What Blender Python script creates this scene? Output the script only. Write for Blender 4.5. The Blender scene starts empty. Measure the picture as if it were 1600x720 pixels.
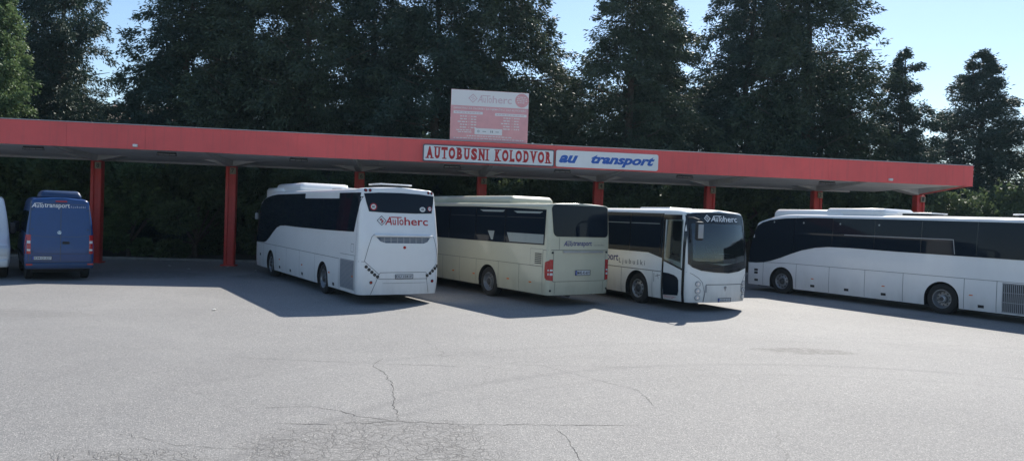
import bpy, bmesh, math, random
import numpy as np
from mathutils import Vector, Matrix
from mathutils.bvhtree import BVHTree
random.seed(7); rng = np.random.default_rng(11)
S = bpy.context.scene; C = S.collection
rad = math.radians

# ------------------------------------------------------------ materials
def nmat(name):
    m = bpy.data.materials.new(name); m.use_nodes = True
    nt = m.node_tree; b = nt.nodes['Principled BSDF']
    return m, nt, b
def mat(name, col, rough=.5, metal=0., spec=.5, var=0., vscale=3., bump=0., bscale=40., coat=0., dirt=0.):
    m, nt, b = nmat(name)
    b.inputs['Base Color'].default_value = (*col, 1); b.inputs['Roughness'].default_value = rough
    b.inputs['Metallic'].default_value = metal; b.inputs['Specular IOR Level'].default_value = spec
    b.inputs['Coat Weight'].default_value = coat; b.inputs['Coat Roughness'].default_value = .06
    tc = nt.nodes.new('ShaderNodeTexCoord')
    if var or dirt:
        n = nt.nodes.new('ShaderNodeTexNoise'); n.inputs['Scale'].default_value = vscale; n.inputs['Detail'].default_value = 6
        n.inputs['Roughness'].default_value = .65
        nt.links.new(tc.outputs['Object'], n.inputs['Vector'])
        r = nt.nodes.new('ShaderNodeMapRange'); r.inputs['From Min'].default_value = .3; r.inputs['From Max'].default_value = .7
        r.inputs['To Min'].default_value = 1 - var; r.inputs['To Max'].default_value = 1 + var * .4
        nt.links.new(n.outputs['Fac'], r.inputs['Value'])
        mx = nt.nodes.new('ShaderNodeVectorMath'); mx.operation = 'SCALE'; mx.inputs[0].default_value = col
        nt.links.new(r.outputs['Result'], mx.inputs['Scale'])
        last = mx.outputs[0]
        if dirt:   # road film that thickens towards the sills, broken up by noise
            sx = nt.nodes.new('ShaderNodeSeparateXYZ'); nt.links.new(tc.outputs['Object'], sx.inputs[0])
            n2 = nt.nodes.new('ShaderNodeTexNoise'); n2.inputs['Scale'].default_value = 2.2; n2.inputs['Detail'].default_value = 8
            mp = nt.nodes.new('ShaderNodeMapping'); mp.inputs['Scale'].default_value = (1.6, 1.6, .5)
            nt.links.new(tc.outputs['Object'], mp.inputs[0]); nt.links.new(mp.outputs[0], n2.inputs['Vector'])
            mr = nt.nodes.new('ShaderNodeMapRange'); mr.inputs['From Min'].default_value = 1.1; mr.inputs['From Max'].default_value = .25
            nt.links.new(sx.outputs['Z'], mr.inputs['Value'])
            mu = nt.nodes.new('ShaderNodeMath'); mu.operation = 'MULTIPLY'; nt.links.new(mr.outputs[0], mu.inputs[0]); nt.links.new(n2.outputs['Fac'], mu.inputs[1])
            m2 = nt.nodes.new('ShaderNodeMath'); m2.operation = 'MULTIPLY'; m2.inputs[1].default_value = dirt; nt.links.new(mu.outputs[0], m2.inputs[0])
            mc = nt.nodes.new('ShaderNodeMix'); mc.data_type = 'RGBA'; nt.links.new(m2.outputs[0], mc.inputs['Factor'])
            nt.links.new(last, mc.inputs['A']); mc.inputs['B'].default_value = (.16, .13, .10, 1)
            last = mc.outputs['Result']
        nt.links.new(last, b.inputs['Base Color'])
    if bump:
        n = nt.nodes.new('ShaderNodeTexNoise'); n.inputs['Scale'].default_value = bscale; n.inputs['Detail'].default_value = 5
        nt.links.new(tc.outputs['Object'], n.inputs['Vector'])
        bp = nt.nodes.new('ShaderNodeBump'); bp.inputs['Strength'].default_value = bump; bp.inputs['Distance'].default_value = .02
        nt.links.new(n.outputs['Fac'], bp.inputs['Height']); nt.links.new(bp.outputs[0], b.inputs['Normal'])
    return m
M = {}
M['white'] = mat('white_paint', (.84, .84, .82), .32, var=.05, vscale=1.2, coat=.4, dirt=.45, bump=.03, bscale=2.5)
M['white2'] = mat('white_paint_worn', (.83, .83, .79), .38, var=.07, vscale=1.5, coat=.3, dirt=.7, bump=.03, bscale=2.5)
M['champ'] = mat('champagne_paint', (.55, .53, .39), .33, var=.06, vscale=1.2, coat=.5, dirt=.6, bump=.03, bscale=2.5)
M['blue'] = mat('blue_paint', (.003, .050, .19), .32, var=.1, vscale=2, coat=.3, dirt=.5, bump=.03, bscale=2.5)
M['bluedark'] = mat('blue_plastic', (.015, .05, .13), .45, var=.1)
def glassmat():
    m, nt, b = nmat('dark_glass'); b.inputs['Base Color'].default_value = (.009, .014, .022, 1); b.inputs['Specular IOR Level'].default_value = 0; b.inputs['Roughness'].default_value = .5
    g = nt.nodes.new('ShaderNodeBsdfGlossy'); g.inputs['Roughness'].default_value = .03
    f = nt.nodes.new('ShaderNodeFresnel'); f.inputs[0].default_value = 1.45
    k = nt.nodes.new('ShaderNodeMath'); k.operation = 'MULTIPLY'; k.inputs[1].default_value = .55; nt.links.new(f.outputs[0], k.inputs[0])
    ms = nt.nodes.new('ShaderNodeMixShader'); nt.links.new(k.outputs[0], ms.inputs[0]); nt.links.new(b.outputs[0], ms.inputs[1]); nt.links.new(g.outputs[0], ms.inputs[2]); nt.links.new(ms.outputs[0], nt.nodes['Material Output'].inputs['Surface'])
    return m
M['glass'] = glassmat()
M['blackgl'] = mat('black_gloss', (.012, .012, .014), .15)
M['black'] = mat('black_plastic', (.02, .02, .022), .6, var=.2)
M['seam'] = mat('panel_gap', (.10, .10, .10), .8)
M['under'] = mat('underbody', (.02, .019, .018), .9, var=.3)
M['rubber'] = mat('tyre_rubber', (.022, .021, .020), .85, var=.3, vscale=8, bump=.2)
M['rim'] = mat('rim_steel', (.30, .31, .32), .42, metal=.6, var=.3, vscale=9)
M['rimdark'] = mat('hub_dark', (.07, .07, .07), .6, metal=.3, var=.3, vscale=9)
M['chrome'] = mat('chrome', (.75, .76, .78), .12, metal=1)
M['redlamp'] = mat('red_lens', (.42, .012, .015), .12, spec=.7)
M['clear'] = mat('clear_lens', (.62, .62, .62), .1, spec=.8)
M['orange'] = mat('orange_lens', (.75, .16, .02), .2)
M['redtext'] = mat('red_vinyl', (.48, .012, .02), .4)
M['bluetext'] = mat('navy_vinyl', (.012, .02, .18), .4)
M['whitetext'] = mat('white_vinyl', (.8, .8, .8), .4)
M['greytext'] = mat('grey_vinyl', (.12, .12, .13), .4)
M['plate'] = mat('plate_white', (.62, .64, .66), .4, var=.06)
M['plateblue'] = mat('plate_blue', (.02, .06, .35), .4)
M['grille'] = mat('grille_grey', (.34, .35, .36), .5, metal=.2, var=.1)
M['grillesh'] = mat('grille_back', (.10, .13, .18), .6)
M['palegrey'] = mat('pale_grey', (.34, .37, .34), .6, var=.1)  # plain pale grey for marks painted on glass and the vent strips
M['fascia'] = mat('canopy_red', (.80, .112, .105), .55, var=.12, vscale=.7, bump=.05, bscale=3)
def streaks(m, k=.35):
    nt = m.node_tree; b = nt.nodes['Principled BSDF']; src = b.inputs['Base Color'].links[0].from_socket
    tc = nt.nodes.new('ShaderNodeTexCoord'); mp = nt.nodes.new('ShaderNodeMapping'); mp.inputs['Scale'].default_value = (5, 5, .35); n = nt.nodes.new('ShaderNodeTexNoise'); n.inputs['Scale'].default_value = 1.0; n.inputs['Detail'].default_value = 7; n.inputs['Roughness'].default_value = .7
    nt.links.new(tc.outputs['Object'], mp.inputs[0]); nt.links.new(mp.outputs[0], n.inputs['Vector'])
    r = nt.nodes.new('ShaderNodeMapRange'); r.inputs['From Min'].default_value = .5; r.inputs['From Max'].default_value = .75; r.inputs['To Max'].default_value = k; nt.links.new(n.outputs['Fac'], r.inputs['Value'])
    mx = nt.nodes.new('ShaderNodeMix'); mx.data_type = 'RGBA'; nt.links.new(r.outputs[0], mx.inputs['Factor']); nt.links.new(src, mx.inputs['A']); mx.inputs['B'].default_value = (.36, .09, .085, 1); nt.links.new(mx.outputs['Result'], b.inputs['Base Color'])
streaks(M['fascia'])
M['post'] = mat('post_red', (.56, .042, .032), .5, var=.18, vscale=2.2, bump=.05, bscale=14)
M['concrete'] = mat('soffit_concrete', (.56, .56, .54), .8, var=.22, vscale=1.1, bump=.15, bscale=9)
M['ceiling'] = mat('painted_ceiling', (.84, .84, .82), .8, var=.15, vscale=.9, bump=.1, bscale=9)
M['roofing'] = mat('roof_felt', (.35, .35, .34), .85, var=.2, vscale=2)
M['metalgrey'] = mat('galvanised', (.42, .42, .42), .5, metal=.5, var=.15)
M['signwhite'] = mat('sign_white', (.74, .76, .76), .45, var=.08, vscale=1.6)
M['signframe'] = mat('sign_frame', (.09, .10, .12), .45)
M['signblue'] = mat('sign_blue', (.015, .10, .42), .45)
M['signred'] = mat('sign_red', (.45, .015, .02), .45)
M['boardpink'] = mat('faded_red_print', (.76, .38, .39), .5, var=.10, vscale=2.5)
M['boardlogo'] = mat('faded_logo_print', (.66, .50, .53), .5)
M['boardpale'] = mat('faded_white_print', (.78, .76, .75), .5)
M['numplate'] = mat('number_plate_ochre', (.26, .22, .15), .7, var=.3, vscale=6)
M['dash'] = mat('dashboard', (.05, .05, .055), .6)
M['seatcl'] = mat('seat_cloth', (.05, .06, .13), .9, var=.3, vscale=8)
M['cabin'] = mat('cabin_trim', (.22, .22, .21), .8)
M['paper'] = mat('paper', (.75, .75, .72), .7)
M['bark'] = mat('bark', (.11, .085, .065), .9, var=.4, vscale=4, bump=.6, bscale=12)
M['wall'] = mat('render_wall', (.55, .52, .46), .85, var=.12, vscale=.8)
M['tiles'] = mat('roof_tiles', (.30, .22, .18), .8, var=.25, vscale=3)
M['kerb'] = mat('kerb_stone', (.26, .26, .25), .85, var=.3, vscale=3, bump=.2)
def leafmat(name, c1, c2, tr):
    m, nt, b = nmat(name)
    g = nt.nodes.new('ShaderNodeNewGeometry')
    n = nt.nodes.new('ShaderNodeTexNoise'); n.inputs['Scale'].default_value = .9; n.inputs['Detail'].default_value = 3
    nt.links.new(g.outputs['Position'], n.inputs['Vector'])
    wn = nt.nodes.new('ShaderNodeMath'); wn.operation = 'MULTIPLY_ADD'; wn.inputs[1].default_value = .5; 
    nt.links.new(g.outputs['Random Per Island'], wn.inputs[0])
    s = nt.nodes.new('ShaderNodeMath'); s.operation = 'SUBTRACT'; s.inputs[1].default_value = .25; nt.links.new(n.outputs['Fac'], s.inputs[0])
    nt.links.new(s.outputs[0], wn.inputs[2])
    mx = nt.nodes.new('ShaderNodeMix'); mx.data_type = 'RGBA'; mx.inputs['A'].default_value = (*c1, 1); mx.inputs['B'].default_value = (*c2, 1)
    nt.links.new(wn.outputs[0], mx.inputs['Factor']); nt.links.new(mx.outputs['Result'], b.inputs['Base Color'])
    b.inputs['Roughness'].default_value = .55; b.inputs['Specular IOR Level'].default_value = .35
    t = nt.nodes.new('ShaderNodeBsdfTranslucent'); nt.links.new(mx.outputs['Result'], t.inputs['Color'])
    ms = nt.nodes.new('ShaderNodeMixShader'); ms.inputs[0].default_value = tr
    out = nt.nodes['Material Output']
    nt.links.new(b.outputs[0], ms.inputs[1]); nt.links.new(t.outputs[0], ms.inputs[2]); nt.links.new(ms.outputs[0], out.inputs['Surface'])
    return m
M['conifer'] = leafmat('conifer_foliage', (.026, .052, .046), (.068, .105, .060), .14)
M['conifer2'] = leafmat('cypress_foliage', (.032, .056, .042), (.095, .122, .055), .17)
M['ivy'] = leafmat('ivy_foliage', (.07, .13, .055), (.19, .26, .10), .32)
M['bush'] = leafmat('bush_foliage', (.045, .080, .040), (.15, .19, .075), .35)
M['olive'] = leafmat('olive_foliage', (.16, .17, .07), (.32, .31, .12), .35)
def screenmat():
    m = bpy.data.materials.new('clear_windscreen'); m.use_nodes = True; nt = m.node_tree; nt.nodes.clear()
    o = nt.nodes.new('ShaderNodeOutputMaterial'); ms = nt.nodes.new('ShaderNodeMixShader')
    t = nt.nodes.new('ShaderNodeBsdfTransparent'); t.inputs[0].default_value = (.62, .68, .68, 1)
    g = nt.nodes.new('ShaderNodeBsdfGlossy'); g.inputs['Roughness'].default_value = .02; g.inputs[0].default_value = (.9, .95, 1, 1)
    f = nt.nodes.new('ShaderNodeFresnel'); f.inputs[0].default_value = 1.85
    nt.links.new(f.outputs[0], ms.inputs[0]); nt.links.new(t.outputs[0], ms.inputs[1]); nt.links.new(g.outputs[0], ms.inputs[2]); nt.links.new(ms.outputs[0], o.inputs[0])
    return m
M['screen'] = screenmat()

# ------------------------------------------------------------ helpers
def tag(o, label=None, cat=None, group=None, kind=None):
    if label: o['label'] = label
    if cat: o['category'] = cat
    if group: o['group'] = group
    if kind: o['kind'] = kind
    return o
def empty(name, loc, rz=0, label=None, cat=None, group=None):
    o = bpy.data.objects.new(name, None); C.objects.link(o); o.location = loc; o.rotation_euler = (0, 0, rz)
    o.empty_display_size = .2
    return tag(o, label, cat, group)
def obj(name, bm, m, parent=None, smooth=True, ang=35):
    me = bpy.data.meshes.new(name)
    bm.normal_update()
    for f in bm.faces: f.smooth = smooth
    if smooth:
        a = rad(ang)
        for e in bm.edges:
            if len(e.link_faces) == 2 and e.calc_face_angle(0) > a: e.smooth = False
    bm.to_mesh(me); bm.free()
    for x in (m if isinstance(m, (list, tuple)) else [m]): me.materials.append(M[x] if isinstance(x, str) else x)
    o = bpy.data.objects.new(name, me); C.objects.link(o)
    if parent: o.parent = parent
    return o
def box(bm, x0, x1, y0, y1, z0, z1, bev=0, mi=0, seg=2, mtx=None):
    vs = [bm.verts.new((x, y, z)) for x in (x0, x1) for y in (y0, y1) for z in (z0, z1)]
    q = [(0, 1, 3, 2), (4, 6, 7, 5), (0, 4, 5, 1), (2, 3, 7, 6), (0, 2, 6, 4), (1, 5, 7, 3)]
    fs = [bm.faces.new([vs[i] for i in f]) for f in q]
    bmesh.ops.recalc_face_normals(bm, faces=fs)
    for f in fs: f.material_index = mi
    if bev:
        r = bmesh.ops.bevel(bm, geom=list({e for f in fs for e in f.edges}), offset=bev, segments=seg, profile=.5, affect='EDGES')
        nv = list({v for f in r['faces'] for v in f.verts} | {v for v in vs if v.is_valid})
        for f in r['faces']: f.material_index = mi
        vs = nv
    if mtx is not None: bmesh.ops.transform(bm, matrix=mtx, verts=[v for v in vs if v.is_valid])
def cyl(bm, p0, p1, r0, r1=None, seg=12, caps=True, mi=0):
    r1 = r0 if r1 is None else r1
    p0, p1 = Vector(p0), Vector(p1); d = (p1 - p0).normalized()
    a = d.orthogonal().normalized(); b = d.cross(a)
    A = [bm.verts.new(p0 + (a * math.cos(t) + b * math.sin(t)) * r0) for t in [2 * math.pi * i / seg for i in range(seg)]]
    B = [bm.verts.new(p1 + (a * math.cos(t) + b * math.sin(t)) * r1) for t in [2 * math.pi * i / seg for i in range(seg)]]
    for i in range(seg):
        f = bm.faces.new((A[i], A[(i + 1) % seg], B[(i + 1) % seg], B[i])); f.material_index = mi
    if caps:
        bm.faces.new(A[::-1]).material_index = mi; bm.faces.new(B).material_index = mi
def tube(bm, pts, r, seg=8):
    for i in range(len(pts) - 1): cyl(bm, pts[i], pts[i + 1], r, seg=seg)
def lathe(bm, prof, c, seg=28, mi=0):
    """prof = [(r, y)], revolved about the y axis through c"""
    rings = []
    for r, y in prof:
        rings.append([bm.verts.new((c[0] + r * math.cos(2 * math.pi * i / seg), c[1] + y, c[2] + r * math.sin(2 * math.pi * i / seg))) for i in range(seg)] if r > 1e-4 else [bm.verts.new((c[0], c[1] + y, c[2]))])
    for a, b in zip(rings, rings[1:]):
        for i in range(seg):
            j = (i + 1) % seg
            if len(a) == 1 and len(b) == 1: continue
            if len(a) == 1: f = bm.faces.new((a[0], b[j], b[i]))
            elif len(b) == 1: f = bm.faces.new((a[i], a[j], b[0]))
            else: f = bm.faces.new((a[i], a[j], b[j], b[i]))
            f.material_index = mi

# ------------------------------------------------------------ flat 2-D shapes: text, logos
def glyphs(s, off=0., shear=0., sp=1.0):
    cu = bpy.data.curves.new('t', 'FONT'); cu.body = s; cu.size = 1; cu.offset = off; cu.shear = shear; cu.space_character = sp
    cu.resolution_u = 3; cu.fill_mode = 'FRONT'
    o = bpy.data.objects.new('t', cu)
    me = bpy.data.meshes.new_from_object(o)
    vs = [(v.co.x, v.co.y) for v in me.vertices]; fs = [tuple(p.vertices) for p in me.polygons]
    bpy.data.objects.remove(o); bpy.data.curves.remove(cu); bpy.data.meshes.remove(me)
    return vs, fs
def fit(sh, x0, x1, y0, y1):
    vs, fs = sh
    if not vs: return sh
    ax, bx = min(v[0] for v in vs), max(v[0] for v in vs); ay, by = min(v[1] for v in vs), max(v[1] for v in vs)
    sx = (x1 - x0) / max(bx - ax, 1e-6); sy = (y1 - y0) / max(by - ay, 1e-6)
    return [(x0 + (v[0] - ax) * sx, y0 + (v[1] - ay) * sy) for v in vs], fs
def rect(x0, x1, y0, y1): return [(x0, y0), (x1, y0), (x1, y1), (x0, y1)], [(0, 1, 2, 3)]
def join(*shs):
    V, F = [], []
    for vs, fs in shs:
        k = len(V); V += vs; F += [tuple(i + k for i in f) for f in fs]
    return V, F
def poly(pts): return list(pts), [tuple(range(len(pts)))]
def circ(cx, cy, r, ry=None, n=18):
    ry = ry or r
    return poly([(cx + r * math.cos(2 * math.pi * i / n), cy + ry * math.sin(2 * math.pi * i / n)) for i in range(n)])
def ring(cx, cy, r0, r1, n=20):
    V = []; F = []
    for i in range(n):
        t = 2 * math.pi * i / n; V += [(cx + r0 * math.cos(t), cy + r0 * math.sin(t)), (cx + r1 * math.cos(t), cy + r1 * math.sin(t))]
    for i in range(n):
        j = (i + 1) % n; F.append((2 * i, 2 * i + 1, 2 * j + 1, 2 * j))
    return V, F
def stroke(pts, w):
    V = []; F = []
    for (x0, y0), (x1, y1) in zip(pts, pts[1:]):
        l = math.hypot(x1 - x0, y1 - y0) or 1e-6; nx, ny = -(y1 - y0) / l * w / 2, (x1 - x0) / l * w / 2
        ex, ey = (x1 - x0) / l * w * .3, (y1 - y0) / l * w * .3
        k = len(V); V += [(x0 - nx - ex, y0 - ny - ey), (x1 - nx + ex, y1 - ny + ey), (x1 + nx + ex, y1 + ny + ey), (x0 + nx - ex, y0 + ny - ey)]; F.append((k, k + 1, k + 2, k + 3))
    return V, F
def logo(tail, tl):
    """company word mark: slanted A, u, T with a long bar, o, then the tail; unit box 1 wide per tl"""
    o = .012
    p = [fit(glyphs('A', o, .25), 0, .25, 0, 1), fit(glyphs('u', o), .275, .385, 0, .66), rect(.445, .485, 0, .88), rect(.22, .60, .88, 1.0),
         fit(glyphs('o', o), .515, .665, 0, .70), fit(glyphs(tail, o), .70, .70 + tl, *( (0, 1) if tail == 'herc' else (-.22, .95)))]
    return join(*p)
def diamond(x0, x1, y0, y1, w):
    cx, cy = (x0 + x1) / 2, (y0 + y1) / 2; hx, hy = (x1 - x0) / 2, (y1 - y0) / 2
    P = [(x0, cy), (cx, y0), (x1, cy), (cx, y1), (x0, cy)]
    q = [stroke(P, w)]
    for dx, dy in ((-.3, .12), (.0, .35), (.28, -.1), (-.02, -.35), (0, 0)):
        q.append(rect(cx + dx * hx - .11 * hx, cx + dx * hx + .13 * hx, cy + dy * hy - .10 * hy, cy + dy * hy + .12 * hy))
    return join(*q)
SLABS = {'A': 'bl br', 'U': 'tl tr', 'T': 'bm', 'N': 'tl bl tr', 'I': 'tm bm', 'K': 'tl bl tr br', 'L': 'tl bl', 'D': 'tl bl', 'V': 'tl tr', 'R': 'tl bl br', 'B': 'tl bl', 'O': '', 'S': ''}
def serif_word(w, x0, x1, y0, y1):
    wid = {'I': .42, 'L': .8, 'T': .95, ' ': .75, 'A': 1.05, 'V': 1.05, 'N': 1.1, 'O': 1.08}
    tot = sum(wid.get(c, 1.0) for c in w); u = (x1 - x0) / tot; x = x0; out = []
    H = y1 - y0; t = .085 * H
    for c in w:
        ww = wid.get(c, 1.) * u; g_ = .02 if c in 'AV' else .08; a, b = x + ww * g_, x + ww * (1 - g_)
        if c != ' ':
            out.append(fit(glyphs(c, .062), a + (.02 if c not in 'OS' else 0), b - (.02 if c not in 'OS' else 0), y0, y1))
            if c == 'T': out += [rect(a - .01, a + .035, y1 - .28 * H, y1), rect(b - .035, b + .01, y1 - .28 * H, y1)]
            if c == 'L': out += [rect(b - .04, b + .01, y0, y0 + .28 * H)]
            for s in SLABS.get(c, '').split():
                cx = {'l': a + .055, 'r': b - .055, 'm': (a + b) / 2}[s[1]]; hw = .075 if s[1] != 'm' else .09
                out.append(rect(cx - hw, cx + hw, *((y0, y0 + t) if s[0] == 'b' else (y1 - t, y1))))
        x += ww
    return join(*out)

# ------------------------------------------------------------ vehicle body
class Body:
    """lofted shell; x = 0 at the near end and grows away, y = W/2 - b (camera-left side is +y), z up"""
    def __init__(s, L, W, zb, zr, near, far, tum=.09, rroof=.2, rc=.14, bulge=.05, tuck=.03, belt=1.3, crown=.05):
        s.L, s.W = L, W
        nz = 14
        def ringpts(x, inset):
            R = []
            H = zr(x); hw0 = W / 2
            zs = [zb + (H - rroof - zb) * (i / nz) for i in range(nz + 1)]
            def w(z): 
                v = hw0 - inset
                v -= tuck * max(0, 1 - (z - zb) / .35) ** 2
                v -= tum * (max(0, z - belt) / (3.3 - belt)) ** 1.5
                return max(v, .05)
            L_ = [(w(z), z) for z in zs]
            wt = w(H - rroof)
            for i in range(1, 7):
                a = math.pi / 2 * i / 6
                L_.append((wt - rroof + rroof * math.cos(a), H - rroof + (rroof - crown) * math.sin(a)))
            for i in range(1, 5):
                f = i / 4; L_.append(((wt - rroof) * (1 - f), H - crown + crown * (1 - (1 - f) ** 2)))
            return L_ + [(-y, z) for y, z in L_[-2::-1]]
        ds = [0, .008, .03, .07, .12]; ds = [d for d in ds if d < rc] + [rc]
        nm = int((L - 2 * rc) / .28)
        stations = [(d, rc - math.sqrt(max(0, rc * rc - (rc - d) ** 2))) for d in ds]
        stations += [(rc + (L - 2 * rc) * i / nm, 0) for i in range(1, nm)]
        stations += [(L - d, rc - math.sqrt(max(0, rc * rc - (rc - d) ** 2))) for d in ds[::-1]]
        bm = bmesh.new(); rings = []
        fl = 2.2
        for x, ins in stations:
            pts = ringpts(x, ins)
            row = []
            for y, z in pts:
                xx = x + near(z) * max(0, 1 - x / fl) - far(z) * max(0, 1 - (L - x) / fl)
                row.append(bm.verts.new((xx, y, z)))
            rings.append(row)
        n = len(rings[0])
        for a, b in zip(rings, rings[1:]):
            for i in range(n - 1): bm.faces.new((a[i], a[i + 1], b[i + 1], b[i]))
            bm.faces.new((a[n - 1], a[0], b[0], b[n - 1]))
        K = 10
        for rg, sg in ((rings[0], -1), (rings[-1], 1)):
            rows = []
            for i in range(n // 2 + 1):
                A, B = rg[i], rg[n - 1 - i]
                if A is B: rows.append([A]); continue
                hw = A.co.y
                row = [A]
                for k in range(1, K):
                    y = hw + (B.co.y - hw) * k / K
                    row.append(bm.verts.new((A.co.x + sg * bulge * (1 - (y / hw) ** 2), y, A.co.z)))
                row.append(B); rows.append(row)
            for a, b in zip(rows, rows[1:]):
                if len(b) == 1:
                    for k in range(K): bm.faces.new((a[k], a[k + 1], b[0]))
                else:
                    for k in range(K): bm.faces.new((a[k], a[k + 1], b[k + 1], b[k]))
            # close the bottom row of the bulge
            bm.faces.new(rows[0])
        bmesh.ops.recalc_face_normals(bm, faces=bm.faces[:])
        s.bm = bm; s.bvh = BVHTree.FromBMesh(bm)
    def hit(s, face, p, q):
        W = s.W
        if face == 'L': o, d = Vector((p, 9, q)), Vector((0, -1, 0))
        elif face == 'R': o, d = Vector((p, -9, q)), Vector((0, 1, 0))
        elif face == 'N': o, d = Vector((-9, W / 2 - p, q)), Vector((1, 0, 0))
        elif face == 'F': o, d = Vector((s.L + 9, -(W / 2 - p), q)), Vector((-1, 0, 0))
        for dq in (0, -.03, -.08, -.15, -.25, -.4):
            o2 = o + Vector((0, 0, dq)); h = s.bvh.ray_cast(o2, d)
            if h[0] is not None: return h[0], h[1], d
        for dp in (.03, .08, .15, .3, .5):
            for sg in (1, -1):
                o2 = o + (Vector((sg * dp, 0, 0)) if face in 'LR' else Vector((0, sg * dp, 0)))
                h = s.bvh.ray_cast(o2, d)
                if h[0] is not None: return h[0], h[1], d
        return Vector(o + d * 9), -d, d
    def put(s, bm, face, sh, off=.006, thick=.006, grid=.28, mi=0):
        """lay a flat shape (p along, q up) onto the shell, standing off it, with a skirt back to it"""
        vs, fs = sh; t = bmesh.new(); V = [t.verts.new((v[0], 0, v[1])) for v in vs]; t.verts.ensure_lookup_table()
        for f in fs:
            try: t.faces.new([V[i] for i in f])
            except ValueError: pass
        if grid:
            xs = [v[0] for v in vs]; zs = [v[1] for v in vs]
            for ax, lo, hi in ((0, min(xs), max(xs)), (2, min(zs), max(zs))):
                k = int((hi - lo) / grid)
                for i in range(1, k + 1):
                    c = lo + (hi - lo) * i / (k + 1); co = [0, 0, 0]; co[ax] = c; no = [0, 0, 0]; no[ax] = 1
                    bmesh.ops.bisect_plane(t, geom=t.verts[:] + t.edges[:] + t.faces[:], plane_co=co, plane_no=no)
        nrm = {}
        for v in t.verts:
            h, n, d = s.hit(face, v.co.x, v.co.z); v.co = h + n * off - d * 0; nrm[v] = n.copy()
        fc = t.faces[:]
        if thick:
            be = [e for e in t.edges if e.is_boundary]
            r = bmesh.ops.extrude_edge_only(t, edges=be)
            nv = [g for g in r['geom'] if isinstance(g, bmesh.types.BMVert)]
            for v in nv:
                near = min((e.other_vert(v) for e in v.link_edges if e.other_vert(v) in nrm), key=lambda w: (w.co - v.co).length, default=None)
                if near: v.co = near.co - nrm[near] * thick
        # orient outward
        d0 = {'L': Vector((0, 1, 0)), 'R': Vector((0, -1, 0)), 'N': Vector((-1, 0, 0)), 'F': Vector((1, 0, 0))}[face]
        t.normal_update()
        for f in fc:
            if f.normal.dot(d0) < 0: f.normal_flip()
        m = {v: bm.verts.new(v.co) for v in t.verts}
        for f in t.faces:
            try: g = bm.faces.new([m[v] for v in f.verts]); g.material_index = mi
            except ValueError: pass
        t.free()
    def part(s, name, face, shs, m, parent, off=.006, thick=.006, grid=.28, merge=False):
        if not merge and (len(face) > 1 or isinstance(shs, list)):
            for fc in face:
                for sh in (shs if isinstance(shs, list) else [shs]): o = s.part(name, fc, sh, m, parent, off, thick, grid, True)
            return o
        bm = bmesh.new()
        for sh in (shs if isinstance(shs, list) else [shs]):
            for fc in face: s.put(bm, fc, sh, off, thick, grid)
        return obj(name, bm, m, parent, smooth=True)
    def finish(s, name, m, parent, wells, cuts=(), well_depth=.62, rw=.56):
        """shell as a mesh with wheel wells (and any cabin openings) cut out of it"""
        me = bpy.data.meshes.new(name); s.bm.to_mesh(me); s.bm.free()
        o = bpy.data.objects.new(name, me); C.objects.link(o)
        cb = bmesh.new()
        for x, z in wells:
            for sg in (1, -1):
                y1 = sg * (s.W / 2 + .3); y0 = sg * (s.W / 2 - well_depth)
                cyl(cb, (x, y0, z), (x, y1, z), rw, seg=32)
                vv = [cb.verts.new(c) for c in ((x - rw, y0, -.2), (x + rw, y0, -.2), (x + rw, y0, z - .05), (x - rw, y0, z - .05), (x - rw, y1, -.2), (x + rw, y1, -.2), (x + rw, y1, z - .05), (x - rw, y1, z - .05))]
                for f in ((0, 1, 2, 3), (4, 7, 6, 5), (0, 4, 5, 1), (3, 2, 6, 7), (0, 3, 7, 4), (1, 5, 6, 2)): cb.faces.new([vv[i] for i in f])
        for c in cuts: c(cb)
        bmesh.ops.recalc_face_normals(cb, faces=cb.faces[:])
        cm = bpy.data.meshes.new('cut'); cb.to_mesh(cm); cb.free(); co = bpy.data.objects.new('cut', cm); C.objects.link(co)
        md = o.modifiers.new('b', 'BOOLEAN'); md.operation = 'DIFFERENCE'; md.object = co; md.solver = 'EXACT'; md.use_self = True
        dg = bpy.context.evaluated_depsgraph_get(); dg.update()
        nm = bpy.data.meshes.new_from_object(o.evaluated_get(dg))
        bpy.data.objects.remove(o); bpy.data.objects.remove(co)
        bm = bmesh.new(); bm.from_mesh(nm); bpy.data.meshes.remove(nm)
        for f in bm.faces:
            c = f.calc_center_median(); f.material_index = 0
            if c.z < .9 or True:
                for x, z in wells:
                    if math.hypot(c.x - x, max(0, c.z - z)) < rw + .004 and abs(c.x - x) < rw + .004 and abs(f.normal.y) < .999 and abs(c.y) < s.W / 2 + .01:
                        r = math.hypot(c.x - x, c.z - z)
                        if (abs(r - rw) < .02 or (c.z < z and abs(abs(c.x - x) - rw) < .01)) and abs(f.normal.z) + abs(f.normal.x) > .9: f.material_index = 1
                    if abs(abs(c.y) - (s.W / 2 - well_depth)) < .004 and abs(c.x - x) < rw and c.z < z + rw: f.material_index = 1
            if f.normal.z < -.95 and c.z < .6: f.material_index = 1
            h = s.bvh.find_nearest(c)
            if f.material_index == 0 and h[0] is not None and h[3] > .03: f.material_index = 2
        return obj(name, bm, [m, 'under', 'cabin'], parent, ang=30)

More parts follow.
